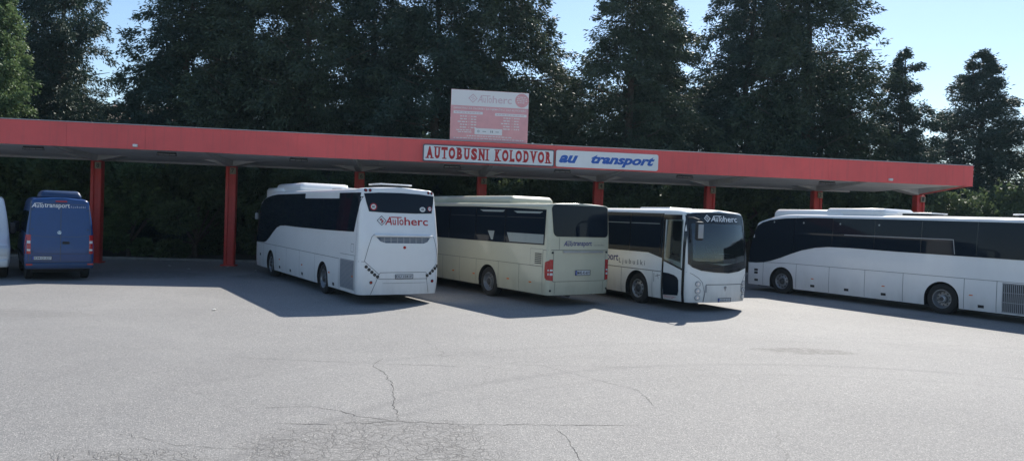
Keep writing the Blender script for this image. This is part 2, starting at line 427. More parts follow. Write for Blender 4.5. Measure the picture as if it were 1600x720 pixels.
def wheel(parent, x, y, side, r=.49, style='rear', width=.30):
    """side +1 = faces +y"""
    sg = side
    def P(lst): return [(a, sg * b) for a, b in lst]
    hb = bmesh.new(); c = (x, y, r)
    if style == 'rear':
        lathe(hb, P([(0.0, .02), (.07, .02), (.09, -.02), (.13, -.03), (.13, -.10), (0, -.10)]), c, 20)
    else:
        lathe(hb, P([(0.0, .05), (.075, .05), (.10, .02), (.12, -.02), (.13, -.10), (0, -.10)]), c, 20)
    h = obj('wheel', hb, 'rimdark', parent)
    tb = bmesh.new()
    ri = .60 * r; w = width
    lathe(tb, P([(ri, -w), (ri * 1.0, -.03), (ri + .03, -.005), (r - .10, .018), (r - .035, .0), (r - .004, -.035), (r, -.08), (r, -w + .05), (r - .03, -w), (ri, -w)]), c, 40)
    for i in range(40):   # tread blocks
        a = 2 * math.pi * i / 40; 
        mt = Matrix.Translation(c) @ Matrix.Rotation(a, 4, 'Y')
        ys = sorted((sg * -.045, sg * (-w + .04))); box(tb, -.018, .018, ys[0], ys[1], r - .004, r + .006, mtx=mt)
    obj('tyre', tb, 'rubber', h)
    rb = bmesh.new()
    if style == 'rear':
        lathe(rb, P([(ri + .012, .004), (ri - .004, .006), (ri - .02, -.02), (ri - .035, -.10), (ri - .07, -.135), (.14, -.14), (.13, -.02), (.11, -.015)]), c, 36)
    else:
        lathe(rb, P([(ri + .012, .004), (ri - .004, .006), (ri - .025, -.015), (ri - .05, -.055), (ri - .10, -.02), (.15, -.005), (.13, -.01), (.12, -.05)]), c, 36)
    for i in range(10):
        a = 2 * math.pi * i / 10; q = .155
        cx, cz = x + q * math.cos(a), r + q * math.sin(a)
        d = -.14 if style == 'rear' else -.012
        cyl(rb, (cx, y + sg * d, cz), (cx, y + sg * (d + .035), cz), .014, seg=6)
    bm2 = rb
    o = obj('rim', bm2, 'rim', h)
    hb = bmesh.new()
    for i in range(10):     # hand holes in the disc
        a = 2 * math.pi * (i + .5) / 10; q = ri - (.095 if style == 'rear' else .075)
        cx, cz = x + q * math.cos(a), r + q * math.sin(a); d = -.132 if style == 'rear' else -.030
        cyl(hb, (cx, y + sg * (d - .02), cz), (cx, y + sg * (d + .004), cz), .026 if style != 'rear' else .024, seg=10)
    obj('hand_hole', hb, 'under', h)
    return h
def pod(parent, name, x0, x1, hw, z0, z1, m, bev=.12, cut=()):
    bm = bmesh.new(); box(bm, x0, x1, -hw, hw, z0, z1, bev=bev, seg=5)
    zt = z1
    for v in bm.verts:      # flatten towards its ends, crown across
        t = (v.co.x - x0) / (x1 - x0); k = min(1, min(t, 1 - t) * 7)
        v.co.z = z0 + (v.co.z - z0) * (.62 + .38 * math.sin(k * math.pi / 2)) - .03 * (v.co.y / hw) ** 2
    o = obj(name, bm, m, parent)
    if cut:
        for c in cut:
            bb = bmesh.new(); box(bb, c - .008, c + .008, -hw * .92, hw * .92, z0, z1 + .004); obj('joint_strip', bb, 'seam', o)
    return o
def plate(B, parent, face, p0, p1, q0, q1, txt, eu=True, off=.02):
    bg = B.part('number_plate', face, rect(p0, p1, q0, q1), 'plate', parent, off=off, thick=off, grid=0)
    fr = join(stroke([(p0, q0), (p1, q0), (p1, q1), (p0, q1), (p0, q0)], .014))
    B.part('plate_frame', face, fr, 'black', bg, off=off + .006, thick=.006, grid=0)
    x = p0 + .02
    if eu: B.part('plate_band', face, rect(p0 + .008, p0 + .055, q0 + .008, q1 - .008), 'plateblue', bg, off=off + .003, thick=0, grid=0); x = p0 + .075
    B.part('plate_lettering', face, fit(glyphs(txt, .01), x, p1 - .03, q0 + .028, q1 - .028), 'black', bg, off=off + .005, thick=0, grid=0)
    return bg

def place(k, X, Y, psi, W): 
    v = (math.cos(psi), math.sin(psi)); return (X + v[0] * W / 2, Y + v[1] * W / 2, 0), psi + math.pi / 2

# ================================================================ BUS 1: white coach, rear to the camera
def white_coach_rear():
    L, W = 12.35, 2.56
    def zr(x):
        z = 3.44
        if x > 9.6: z -= .42 * ((x - 9.6) / 2.75) ** 2.2
        if x < .5: z += .02
        return z
    near = lambda z: (.13 * max(0, (z - 1.75)) ** 1.1 if z > 1.75 else 0) + (.10 * max(0, .75 - z))
    far = lambda z: .62 * (max(0, z - 1.25) / 2.1) ** 1.7 + .10 * max(0, .6 - z)
    loc, rz = place(1, -4.358, 21.687, .557, W)
    t = empty('coach', loc, rz, 'white coach parked rear outward with red lettering across its tail', 'coach')
    B = Body(L, W, .30, zr, near, far, tum=.10, rroof=.17, rc=.17, bulge=.07, crown=.05)
    # side glazing
    win = [(.18, 3.26), (.30, 2.9), (.57, 2.11), (3, 2.08), (6, 2.07), (8.0, 2.08), (8.6, 2.06), (9.1, 1.97), (9.6, 1.78), (10.1, 1.55), (10.6, 1.37), (11.0, 1.31), (12.18, 1.30), (12.14, 1.9), (12.0, 2.5), (11.75, 2.88), (11.4, 3.04), (10.9, 3.15), (10.2, 3.22), (9.3, 3.26), (5, 3.27)]
    g = B.part('side_window', 'L', poly(win), 'glass', t, off=.012, thick=.014, grid=.13)
    B.part('side_window', 'R', poly(win), 'glass', t, off=.008, thick=.008)
    B.part('window_divider', 'L', [rect(x - .012, x + .012, 2.10, 3.24) for x in (2.0, 3.6, 5.2, 6.8, 8.4)] + [rect(9.9, 9.93, 1.7, 3.2)], 'blackgl', g, off=.015, thick=0, grid=.3)
    B.part('window_panel', 'L', poly([(2.08, 3.09), (5.63, 3.10), (5.65, 3.29), (2.10, 3.29)]), 'white', t, off=.018, thick=.018)
    # rear face
    rw = B.part('rear_window', 'N', poly([(.17, 3.24), (.22, 3.0), (.30, 2.72), (.8, 2.70), (1.28, 2.70), (1.76, 2.70), (2.30, 2.72), (2.36, 3.0), (2.40, 3.24), (1.9, 3.28), (1.28, 3.295), (.6, 3.28)]), 'glass', t, off=.012, thick=.014, grid=.09)
    st = B.part('speed_sticker', 'N', circ(.43, 2.86, .105), 'redlamp', rw, off=.014, thick=0, grid=0)
    B.part('sticker_disc', 'N', circ(.43, 2.86, .072), 'paper', st, off=.017, thick=0, grid=0)
    B.part('sticker_number', 'N', fit(glyphs('80', .02), .385, .475, 2.825, 2.895), 'black', st, off=.020, thick=0, grid=0)
    st = B.part('country_sticker', 'N', circ(1.985, 2.83, .10, .075), 'paper', rw, off=.014, thick=0, grid=0)
    B.part('sticker_letters', 'N', fit(glyphs('HR', .02), 1.93, 2.04, 2.795, 2.865), 'black', st, off=.018, thick=0, grid=0)
    st = B.part('speed_sticker', 'N', circ(2.235, 2.855, .075), 'redlamp', rw, off=.014, thick=0, grid=0)
    B.part('sticker_disc', 'N', circ(2.235, 2.855, .056), 'paper', st, off=.017, thick=0, grid=0)
    B.part('sticker_number', 'N', fit(glyphs('100', .02), 2.195, 2.275, 2.835, 2.877), 'black', st, off=.020, thick=0, grid=0)
    lg = logo('herc', .90); B.part('lettering', 'N', fit(lg, .76, 2.16, 2.345, 2.585), 'redtext', t, off=.008, thick=0, grid=0)
    B.part('emblem', 'N', diamond(.53, .80, 2.33, 2.60, .018), 'greytext', t, off=.008, thick=0, grid=0)
    B.part('emblem_mark', 'N', join(rect(.62, .66, 2.47, 2.52), rect(.67, .71, 2.42, 2.48), rect(.655, .685, 2.385, 2.41)), 'redtext', t, off=.012, thick=0, grid=0)
    for p, q in ((.22, 3.35), (.345, 3.355), (2.215, 3.36), (2.33, 3.35)):
        l = B.part('marker_lamp', 'N', circ(p, q - .02, .045, n=14), 'blackgl', t, off=.012, thick=.016, grid=0)
        B.part('lens', 'N', circ(p, q - .02, .022, n=10), 'redlamp', l, off=.018, thick=.006, grid=0)
    def lampdots(pts, r, m2):
        for p, q in pts:
            l = B.part('tail_light', 'N', circ(p, q, r, n=16), 'blackgl', t, off=.010, thick=.014, grid=0)
            B.part('lens', 'N', circ(p, q, r * .62, n=12), m2, l, off=.016, thick=.006, grid=0)
    lampdots([(.215, 1.12), (.30, 1.04), (.385, .965), (.47, .89), (.56, .83)], .048, 'rimdark')
    lampdots([(2.50, 1.13), (2.42, 1.06), (2.34, .985), (2.25, .915), (2.155, .85)][0:], .048, 'rimdark')
    lampdots([(.37, .665), (2.335, .68)], .048, 'redlamp')
    # engine lid lip and louvres
    gr = B.part('engine_grille', 'N', poly([(.50, 1.985), (2.22, 1.985), (2.13, 1.86), (2.0, 1.815), (.78, 1.815), (.62, 1.86)]), 'grillesh', t, off=.008, thick=.008)
    sl = [rect(.60 + .02, 2.12, z, z + .016) for z in (1.86, 1.90, 1.94)] + [rect(x, x + .03, 1.825, 1.975) for x in [.72 + .2 * i for i in range(7)]]
    B.part('grille_bar', 'N', sl, 'grille', gr, off=.022, thick=.014, grid=.4, merge=True)
    bm = bmesh.new()
    for i in range(16):
        y0 = W / 2 - (.44 + 1.84 * i / 16); y1 = W / 2 - (.44 + 1.84 * (i + 1) / 16)
        def xx(y): return B.hit('N', W / 2 - y, 2.03)[0].x
        a, b = xx(y0), xx(y1)
        vs = [bm.verts.new(c) for c in ((a + .02, y0, 2.09), (b + .02, y1, 2.09), (a - .10, y0, 2.045), (b - .10, y1, 2.045), (a - .10, y0, 2.015), (b - .10, y1, 2.015), (a + .02, y0, 1.99), (b + .02, y1, 1.99))]
        for f in ((0, 1, 3, 2), (2, 3, 5, 4), (4, 5, 7, 6)): bm.faces.new([vs[k] for k in f])
        if i == 0: bm.faces.new([vs[k] for k in (0, 2, 4, 6)])
        if i == 15: bm.faces.new([vs[k] for k in (1, 7, 5, 3)])
    bmesh.ops.recalc_face_normals(bm, faces=bm.faces[:])
    obj('spoiler_lip', bm, 'white', t)
    w = .013
    lines = [stroke([(.44, 2.06), (.36, 1.98), (.26, 1.68), (.16, 1.28), (.20, 1.24), (.60, .90), (.64, .95), (1.0, .955), (1.9, .955), (2.10, .95), (2.16, .88)], w),
             stroke([(2.28, 2.06), (2.36, 1.98), (2.46, 1.6), (2.52, 1.27), (2.20, .90)], w), stroke([(.60, .90), (.38, .32)], w), stroke([(2.10, .90), (2.22, .34)], w),
             stroke([(.58, .76), (2.16, .76)], w), stroke([(.72, .64), (2.1, .64)], .008), stroke([(.02, 1.27), (.16, 1.27)], w), stroke([(2.52, 1.27), (2.55, 1.27)], w)]
    sd = [stroke([(12.3, 1.29), (11.2, 1.28), (1.72, 1.25)], w), stroke([(1.70, 1.25), (1.70, .32)], w), stroke([(.33, 3.0), (.33, .32)], .01), stroke([(1.62, 1.42), (.38, 1.42), (.38, .36)], .010)] + \
         [stroke([(x, 1.26), (x, .34)], .010) for x in (4.15, 5.9, 7.6, 9.1, 11.0)] + [stroke([(.5, 1.52), (.5, 1.75), (.72, 1.75), (.72, 1.52), (.5, 1.52)], .009)]
    bm = bmesh.new()
    for l in lines: B.put(bm, 'N', l, .005, 0, .10)
    for l in sd: B.put(bm, 'L', l, .005, 0, .12); B.put(bm, 'R', l, .005, 0, .12)
    obj('panel_gap', bm, 'seam', t)
    vt = B.part('engine_vent', 'L', rect(.42, 1.60, .40, 1.27), 'grille', t, off=.010, thick=.010)
    B.part('vent_slat', 'L', [rect(.45, 1.57, z, z + .012) for z in [.43 + .037 * i for i in range(22)]], 'grillesh', vt, off=.013, thick=0, grid=.6, merge=True)
    B.part('side_lamp', 'L', [rect(p - .05, p + .05, q - .02, q + .02) for p, q in ((2.64, .75), (5.59, .78), (8.53, .77), (.52, .80))], 'orange', t, off=.014, thick=.014, grid=0)
    B.part('flap_latch', 'L', [rect(p - .07, p + .07, q - .045, q + .045) for p, q in ((8.5, .48), (7.04, .46), (5.56, .47), (2.24, .42), (11.5, .8))], 'black', t, off=.010, thick=.010, grid=0)
    plate(B, t, 'N', 1.10, 1.66, .775, .895, 'DU·104·IF', eu=False)
    B.part('brand_badge', 'N', circ(1.37, 1.69, .045), 'redlamp', t, off=.014, thick=.014, grid=0)
    # unseen front: screen and lamps
    B.part('windscreen', 'F', poly([(.012, 1.3), (2.548, 1.3), (2.50, 2.6), (2.44, 2.9), (1.9, 3.0), (.66, 3.0), (.12, 2.9), (.06, 2.6)]), 'glass', t, off=.010, thick=.01, grid=.06)
    for p in (.3, 2.26): B.part('headlight', 'F', circ(p, .72, .13, .09), 'clear', t, off=.02, thick=.02, grid=0)
    B.finish('body', 'white', t, [(3.32, .5), (9.9, .5)], rw=.555)
    for x, stl in ((3.32, 'rear'), (9.9, 'front')):
        for s_ in (1, -1): wheel(t, x, s_ * (W / 2 - .05), s_, .49, stl)
    # roof gear
    pod(t, 'roof_fairing', 9.3, 11.9, 1.02, 3.10, 3.66, 'white', .16)
    pod(t, 'air_conditioner', 7.1, 10.6, .95, 3.36, 3.80, 'white', .18)
    pod(t, 'roof_hatch', 4.2, 5.2, .42, 3.44, 3.54, 'white', .04)
    hb = bmesh.new(); box(hb, .55, 1.5, -.55, .50, 3.53, 3.575, bev=.02); 
    h = obj('roof_hatch', hb, 'white', t); h.rotation_euler = (0, rad(0), 0)
    hb = bmesh.new(); box(hb, .65, 1.4, -.48, .43, 3.42, 3.535); obj('hatch_collar', hb, 'black', h)
    # left door mirror seen beyond the flank
    mb = bmesh.new(); tube(mb, [(12.0, 1.1, 2.6), (12.3, 1.22, 2.6), (12.35, 1.26, 2.5)], .022); mm = obj('mirror', mb, 'black', t)
    mb = bmesh.new(); box(mb, 12.30, 12.42, 1.20, 1.34, 2.22, 2.5, bev=.04); obj('mirror_housing', mb, 'grille', mm)
    ub = bmesh.new(); box(ub, .6, L - .4, -1.0, 1.0, .24, .42); obj('underbody', ub, 'under', t)
    return t
white_coach_rear()

# ================================================================ BUS 2: champagne midi coach, rear to the camera
def champagne_coach():
    L, W = 10.5, 2.51
    zr = lambda x: 3.19 - (.15 * ((x - 9.3) / 1.2) ** 2 if x > 9.3 else 0)
    near = lambda z: .05 * max(0, z - 2.1) + .05 * max(0, .7 - z)
    far = lambda z: .28 * (max(0, z - 1.1) / 2.0) ** 1.6
    loc, rz = place(2, 1.121, 22.848, .618, W)
    t = empty('coach', loc, rz, 'beige green coach parked rear outward between two white coaches', 'coach')
    B = Body(L, W, .36, zr, near, far, tum=.05, rroof=.14, rc=.11, bulge=.05, crown=.04)
    win = [(.20, 2.96), (.22, 1.88), (2.3, 1.86), (6.4, 1.85), (10.1, 1.85), (10.2, 2.0), (10.15, 2.75), (10.0, 3.0), (4.18, 3.02), (2.0, 3.0)]
    g = B.part('side_window', 'L', poly(win), 'glass', t, off=.012, thick=.014, grid=.13)
    B.part('side_window', 'R', poly(win), 'glass', t, off=.008, thick=.008)
    B.part('window_divider', 'L', [rect(x - .02, x + .02, 1.88, 2.96) for x in (2.34, 4.12, 5.9, 7.7)], 'blackgl', g, off=.017, thick=.004)
    B.part('window_vent', 'L', [rect(a, b, 2.70, 2.712) for a, b in ((.3, 2.25), (2.4, 4.05), (4.2, 5.8))], 'rimdark', g, off=.017, thick=.004)
    B.part('painted_view', 'L', [poly([(.26, 1.92), (2.05, 1.91), (2.22, 2.2), (.26, 2.2)]), poly([(3.02, 1.93), (3.12, 1.93), (3.35, 2.22), (2.95, 2.22)]), poly([(.35, 2.90), (1.9, 2.90), (1.7, 2.84), (.5, 2.84)]), poly([(2.4, 2.92), (3.9, 2.92), (3.7, 2.86), (2.5, 2.86)])], 'palegrey', g, off=.015, thick=0)  # pale shapes painted on the glass for sunlit asphalt seen through it
    B.part('roof_gutter', 'L', rect(.10, 10.2, 3.045, 3.09), 'champ', t, off=.022, thick=.022, grid=.5)
    def rr(x0, x1, y0, y1, r):
        P = []
        for cx, cy, a0 in ((x1 - r, y1 - r, 0), (x0 + r, y1 - r, 90), (x0 + r, y0 + r, 180), (x1 - r, y0 + r, 270)):
            for i in range(5): a = rad(a0 + 90 * i / 4); P.append((cx + r * math.cos(a), cy + r * math.sin(a)))
        return P
    P = [(p + (.10 * max(0, (2.6 - q) / .5) * (1 - p / 1.25) if p < 1.25 else 0) - (.02 if p > 1.25 else 0), q) for p, q in rr(.12, 2.42, 2.15, 3.125, .14)]
    B.part('rear_window', 'N', poly(P), 'glass', t, off=.012, thick=.014)
    B.part('lettering', 'N', fit(logo('transport', 1.45), .56, 1.69, 1.83, 2.02), 'bluetext', t, off=.008, thick=0, grid=0)
    B.part('lettering', 'N', fit(glyphs('LJUBUŠKI', 0, 0, 1.5), 1.79, 2.24, 1.865, 1.93), 'greytext', t, off=.008, thick=0, grid=0)
    # wrapped tail lamp clusters
    for (p0, p1, face, sgn) in ((.0, .19, 'N', 1), (2.32, 2.51, 'N', -1)):
        sh = poly([(p0 + .005, .83), (p1, .80), (p1, 1.45), (p0 + (.07 if sgn > 0 else 0), 1.45), (p0 + .005, 1.28)] if sgn > 0 else [(p0, .80), (p1 - .005, .83), (p1 - .005, 1.28), (p1 - .07, 1.45), (p0, 1.45)])
        tl = B.part('tail_light', 'N', sh, 'redlamp', t, off=.014, thick=.014, grid=.08)
        B.part('lens', 'N', [rect(min(p0, p1) + .03, max(p0, p1) - .01, 1.10, 1.15), rect(min(p0, p1) + .03, max(p0, p1) - .01, .97, 1.04)], 'clear', tl, off=.019, thick=.005, grid=.08)
    B.part('tail_light', 'L', poly([(.02, .84), (.13, .88), (.16, 1.1), (.14, 1.36), (.02, 1.42)]), 'redlamp', t, off=.012, thick=.012, grid=.06)
    B.part('tail_light', 'R', poly([(.02, .84), (.13, .88), (.16, 1.1), (.14, 1.36), (.02, 1.42)]), 'redlamp', t, off=.012, thick=.012, grid=.06)
    w = .012
    bm = bmesh.new()
    for l in (stroke([(.03, 1.74), (2.48, 1.74)], .016), stroke([(.40, 1.76), (.40, 2.12)], w), stroke([(.20, 1.72), (.20, .78), (2.31, .78), (2.31, 1.72)], w), stroke([(.28, .76), (.28, .40)], w), stroke([(2.24, .76), (2.24, .40)], w)): B.put(bm, 'N', l, .005, 0, .10)
    for l in [stroke([(.1, 1.73), (.26, 1.73)], .014), stroke([(.24, 1.225), (10.2, 1.225)], w), stroke([(.26, 1.72), (.26, .38)], w), stroke([(.26, 1.22), (.9, 1.22), (.9, 1.75), (.26, 1.75)], .008)] + [stroke([(x, 1.22), (x, .38)], w) for x in (1.48, 2.64, 4.0, 5.1, 6.3, 7.6)]:
        B.put(bm, 'L', l, .005, 0, .12); B.put(bm, 'R', l, .005, 0, .12)
    obj('panel_gap', bm, 'seam', t)
    B.part('hatch_handle', 'N', rect(.55, 2.18, 1.66, 1.715), 'metalgrey', t, off=.035, thick=.035, grid=.4)
    lv = B.part('air_louvre', 'L', rect(.30, .68, 1.28, 1.65), 'champ', t, off=.006, thick=.006)
    B.part('louvre_slot', 'L', [rect(.32, .66, z, z + .032) for z in [1.30 + .058 * i for i in range(6)]], 'black', lv, off=.009, thick=0, merge=True)
    B.part('side_lamp', 'L', [rect(p - .06, p + .06, .685, .72) for p in (.87, 2.07, 4.14, 5.52)], 'orange', t, off=.012, thick=.012, grid=0)
    B.part('reflector', 'N', [circ(.12, .50, .035), circ(2.4, .52, .035), circ(.16, 1.66, .035), circ(2.36, 1.68, .035)], 'black', t, off=.014, thick=.014, grid=0)
    plate(B, t, 'N', 1.04, 1.65, .965, 1.115, 'M45-K-601')
    B.part('windscreen', 'F', poly([(.1, 1.1), (2.4, 1.1), (2.38, 2.95), (.12, 2.95)]), 'glass', t, off=.010, thick=.01)
    for p in (.3, 2.2): B.part('headlight', 'F', circ(p, .72, .15, .10), 'clear', t, off=.02, thick=.02, grid=0)
    B.finish('body', 'champ', t, [(3.27, .51), (8.2, .51)], rw=.57)
    B.part('wheel_arch_trim', 'LR', [stroke([(cx + .585 * math.cos(rad(a)), .51 + .585 * math.sin(rad(a))) for a in range(-10, 191, 12)], .03) for cx in (3.27, 8.2)], 'champ', t, off=.014, thick=.014, grid=0)
    for x, stl in ((3.27, 'rear'), (8.2, 'front')):
        for s_ in (1, -1): wheel(t, x, s_ * (W / 2 - .05), s_, .50, stl)
    pod(t, 'air_conditioner', 2.5, 6.9, .92, 3.10, 3.53, 'champ', .17)
    pod(t, 'roof_fairing', 6.2, 8.5, .90, 3.05, 3.47, 'champ', .17)
    ub = bmesh.new(); box(ub, .5, L - .4, -1.0, 1.0, .28, .45); obj('underbody', ub, 'under', t)
    eb = bmesh.new(); cyl(eb, (.05, .35, .33), (.5, .35, .36), .05); obj('exhaust_pipe', eb, 'rimdark', t)
champagne_coach()

# ================================================================ BUS 3: white coach, front to the camera, door side on the left
def white_coach_front():
    L, W = 11.6, 2.49
    zr = lambda x: 3.16 - (.05 * (1 - x / .5) if x < .5 else 0)
    near = lambda z: .26 * (max(0, z - 1.3) / 1.85) ** 1.9 + .06 * max(0, .6 - z)
    far = lambda z: .04 * max(0, z - 1.5)
    loc, rz = place(3, 5.369, 22.87, .502, W)
    t = empty('coach', loc, rz, 'white coach facing outward, windscreen and side door in view', 'coach')
    B = Body(L, W, .29, zr, near, far, tum=.05, rroof=.16, rc=.17, bulge=.16, crown=.05)
    win = [(.06, 3.0), (.18, 2.2), (.20, 1.32), (.5, 1.36), (1.22, 1.56), (1.9, 1.70), (4, 1.70), (11.1, 1.70), (11.1, 2.98), (4, 3.02), (1.5, 3.02)]
    win = [(1.22, 2.98), (1.22, 1.57), (1.9, 1.71), (4, 1.71), (11.1, 1.71), (11.1, 2.97), (4, 3.0)]
    g = B.part('side_window', 'L', poly(win), 'glass', t, off=.012, thick=.014, grid=.13)
    B.part('side_window', 'R', poly(win[:1] + [(1.22, 1.71)] + win[3:]), 'glass', t, off=.008, thick=.008)
    B.part('window_divider', 'L', [rect(x - .018, x + .018, 1.74, 2.95) for x in (1.32, 2.9, 4.6, 6.3, 8.0)], 'blackgl', g, off=.017, thick=.004)
    B.part('window_vent', 'L', [rect(1.4, 2.86, 2.64, 2.66), rect(2.95, 4.55, 2.64, 2.66)], 'palegrey', g, off=.017, thick=.004)
    # door
    dr = B.part('door', 'L', [poly([(.20, .32), (1.14, .32), (1.14, 1.50), (.24, 1.26)])], 'white2', t, off=.014, thick=.014)
    B.part('door_glass', 'L', poly([(.42, .47), (1.10, .43), (1.12, 1.13), (.86, 1.12), (.60, 1.08), (.46, 1.02), (.40, .94), (.38, .6)]), 'glass', dr, off=.020, thick=.006)
    B.part('door_pane', 'L', poly([(.30, 1.32), (1.10, 1.54), (1.06, 2.80), (.30, 2.80)]), 'screen', dr, off=.016, thick=.006)
    fr = join(stroke([(.20, .32), (.20, 2.93)], .10), stroke([(1.155, .32), (1.155, 2.93)], .075), stroke([(.16, 2.87), (1.18, 2.87)], .16), stroke([(.22, 1.27), (1.14, 1.52)], .05))
    B.part('door_frame', 'L', fr, 'blackgl', dr, off=.022, thick=.010)
    q = fit(glyphs('PRIJEVOZ PUTNIKA\nTel. 039 831 000', .01), 0, .58, .345, .42)
    B.part('door_sticker', 'L', ([(1.08 - x, y) for x, y in q[0]], q[1]), 'redtext', dr, off=.020, thick=0, grid=0)
    # front: windscreen opening
    ws = [(.09, 2.98), (.07, 2.4), (.05, 1.8), (.05, 1.47), (.16, 1.37), (.45, 1.27), (.9, 1.22), (1.5, 1.19), (2.0, 1.24), (2.38, 1.34), (2.44, 1.47), (2.44, 1.8), (2.42, 2.4), (2.36, 2.98), (1.9, 3.035), (1.24, 3.05), (.6, 3.035)]
    B.part('windscreen_surround', 'N', [poly([(p, q) for p, q in ws if q < 1.5] + [(2.44, 1.58), (1.25, 1.42), (.05, 1.60)]), poly([(.08, 2.70), (2.40, 2.70), (2.36, 2.98), (1.9, 3.035), (1.24, 3.05), (.6, 3.035), (.09, 2.98)]),
            stroke([(.13, 2.9), (.12, 2.4), (.11, 1.8), (.11, 1.5)], .13), stroke([(2.34, 2.9), (2.37, 2.4), (2.38, 1.8), (2.38, 1.5)], .13)], 'blackgl', t, off=.020, thick=.02, grid=.06, merge=True)
    wsp = B.part('windscreen', 'N', poly(ws), 'screen', t, off=.014, thick=.0, grid=.06)
    B.part('lettering', 'N', fit(logo('herc', .90), .86, 2.02, 2.77, 2.95), 'whitetext', t, off=.026, thick=0, grid=.1)
    B.part('emblem', 'N', diamond(.64, .84, 2.76, 2.96, .022), 'whitetext', t, off=.026, thick=0, grid=0)
    for p, q in ((.37, .86), (.37, .65), (.37, .44), (2.30, .86), (2.30, .65), (2.30, .44)):
        h = B.part('headlight', 'N', circ(p, q, .088 if q != .65 else .095, n=20), 'rim', t, off=.016, thick=.016, grid=0)
        B.part('lens', 'N', circ(p, q, .068 if q != .65 else .075, n=18), 'clear', h, off=.026, thick=.010, grid=0)
        B.part('bulb', 'N', circ(p, q, .026, n=10), 'chrome', h, off=.032, thick=0, grid=0)
    w = .013
    bm = bmesh.new()
    for l in (stroke([(.64, .84), (2.20, .84)], .02), stroke([(.66, .82), (.58, .31)], w), stroke([(2.20, .82), (2.26, .31)], w), stroke([(.02, 1.22), (.2, 1.15), (.40, 1.03), (.52, .90), (.60, .60), (.57, .31)], w), stroke([(2.47, 1.22), (2.35, 1.1), (2.24, .9), (2.2, .8)], w)): B.put(bm, 'N', l, .005, 0, .10)
    for l in [stroke([(1.24, 1.14), (11.4, 1.13)], .022), stroke([(1.24, 1.20), (1.24, .30)], w), stroke([(1.66, 1.12), (1.66, .30)], w)] + [stroke([(x, 1.12), (x, .32)], w) for x in (3.3, 4.8, 6.2, 10.0)]:
        B.put(bm, 'L', l, .005, 0, .12); B.put(bm, 'R', l, .005, 0, .12)
    obj('panel_gap', bm, 'seam', t)
    B.part('front_vent', 'N', [rect(.61, .68, .60, .82), rect(2.16, 2.23, .60, .82)], 'grille', t, off=.008, thick=.008, grid=0)
    B.part('brand_badge', 'N', join(poly([(1.33, .76), (1.39, .80), (1.45, .76), (1.42, .70), (1.39, .62), (1.36, .70)])), 'chrome', t, off=.016, thick=.016, grid=0)
    q = fit(logo('transport', 1.45), 0, 2.12, 1.25, 1.56); B.part('lettering', 'L', ([(5.62 - x, y) for x, y in q[0]], q[1]), 'bluetext', t, off=.009, thick=0, grid=0)
    q = fit(glyphs('Ljubuški', 0, 0, 1.45), 0, 1.40, 1.22, 1.44); B.part('lettering', 'L', ([(3.45 - x, y) for x, y in q[0]], q[1]), 'greytext', t, off=.009, thick=0, grid=0)
    plate(B, t, 'N', 1.12, 1.66, .30, .42, 'O32-K-211')
    B.part('rear_window', 'F', poly([(.2, 1.9), (2.3, 1.9), (2.25, 2.95), (.25, 2.95)]), 'glass', t, off=.010, thick=.01)
    for p in (.2, 2.3): B.part('tail_light', 'F', rect(p - .08, p + .08, .8, 1.3), 'redlamp', t, off=.02, thick=.02, grid=0)
    B.part('fender_scrape', 'L', [stroke([(1.58, 1.06), (1.58, .8)], .02), stroke([(1.30, 1.02), (1.5, .98)], .02), stroke([(1.36, .9), (1.42, 1.05)], .016)], 'seam', t, off=.004, thick=0, grid=0, merge=True)
    ins = .10
    def cut_front(cb):
        P = [(min(max(p, .05 + ins), 2.44 - ins), min(max(q, 1.48), 2.84)) for p, q in ws]
        P = [(.16, 1.48), (2.33, 1.48), (2.31, 2.84), (.18, 2.84)]
        a = [cb.verts.new((-1, W / 2 - p, q)) for p, q in P]; b = [cb.verts.new((4.2, W / 2 - p, q)) for p, q in P]
        cb.faces.new(a); cb.faces.new(b[::-1])
        for i in range(4): j = (i + 1) % 4; cb.faces.new((a[i], b[i], b[j], a[j]))
    def cut_door(cb):
        P = [(.36, 1.49), (1.04, 1.60), (1.04, 2.76), (.36, 2.76)]
        a = [cb.verts.new((p, W / 2 + .4, q)) for p, q in P]; b = [cb.verts.new((p, W / 2 - .5, q)) for p, q in P]
        cb.faces.new(a); cb.faces.new(b[::-1])
        for i in range(4): j = (i + 1) % 4; cb.faces.new((a[i], b[i], b[j], a[j]))
    B.finish('body', 'white2', t, [(2.46, .49), (8.6, .49)], cuts=(cut_front, cut_door), rw=.60)
    for x, stl in ((2.46, 'front'), (8.6, 'rear')):
        for s_ in (1, -1): wheel(t, x, s_ * (W / 2 - .07), s_, .49, stl)
    # cab interior
    db = bmesh.new(); box(db, .28, .95, -1.05, 1.05, 1.485, 1.60, bev=.04); box(db, .34, .9, -1.02, -.18, 1.58, 1.74, bev=.05); obj('dashboard', db, 'dash', t)
    sb = bmesh.new()
    n = 22; cx, cy, cz = .98, -.62, 1.86; Rr = .24; tl = rad(62)
    pts = [Vector((cx + Rr * math.sin(2 * math.pi * i / n) * math.cos(tl), cy + Rr * math.cos(2 * math.pi * i / n), cz + Rr * math.sin(2 * math.pi * i / n) * math.sin(tl))) for i in range(n + 1)]
    tube(sb, pts, .018, 6); tube(sb, [pts[0], Vector((cx, cy, cz)), pts[n // 2]], .014, 6); tube(sb, [Vector((cx, cy, cz)), Vector((.7, cy, 1.6))], .03, 6)
    obj('steering_wheel', sb, 'black', t)
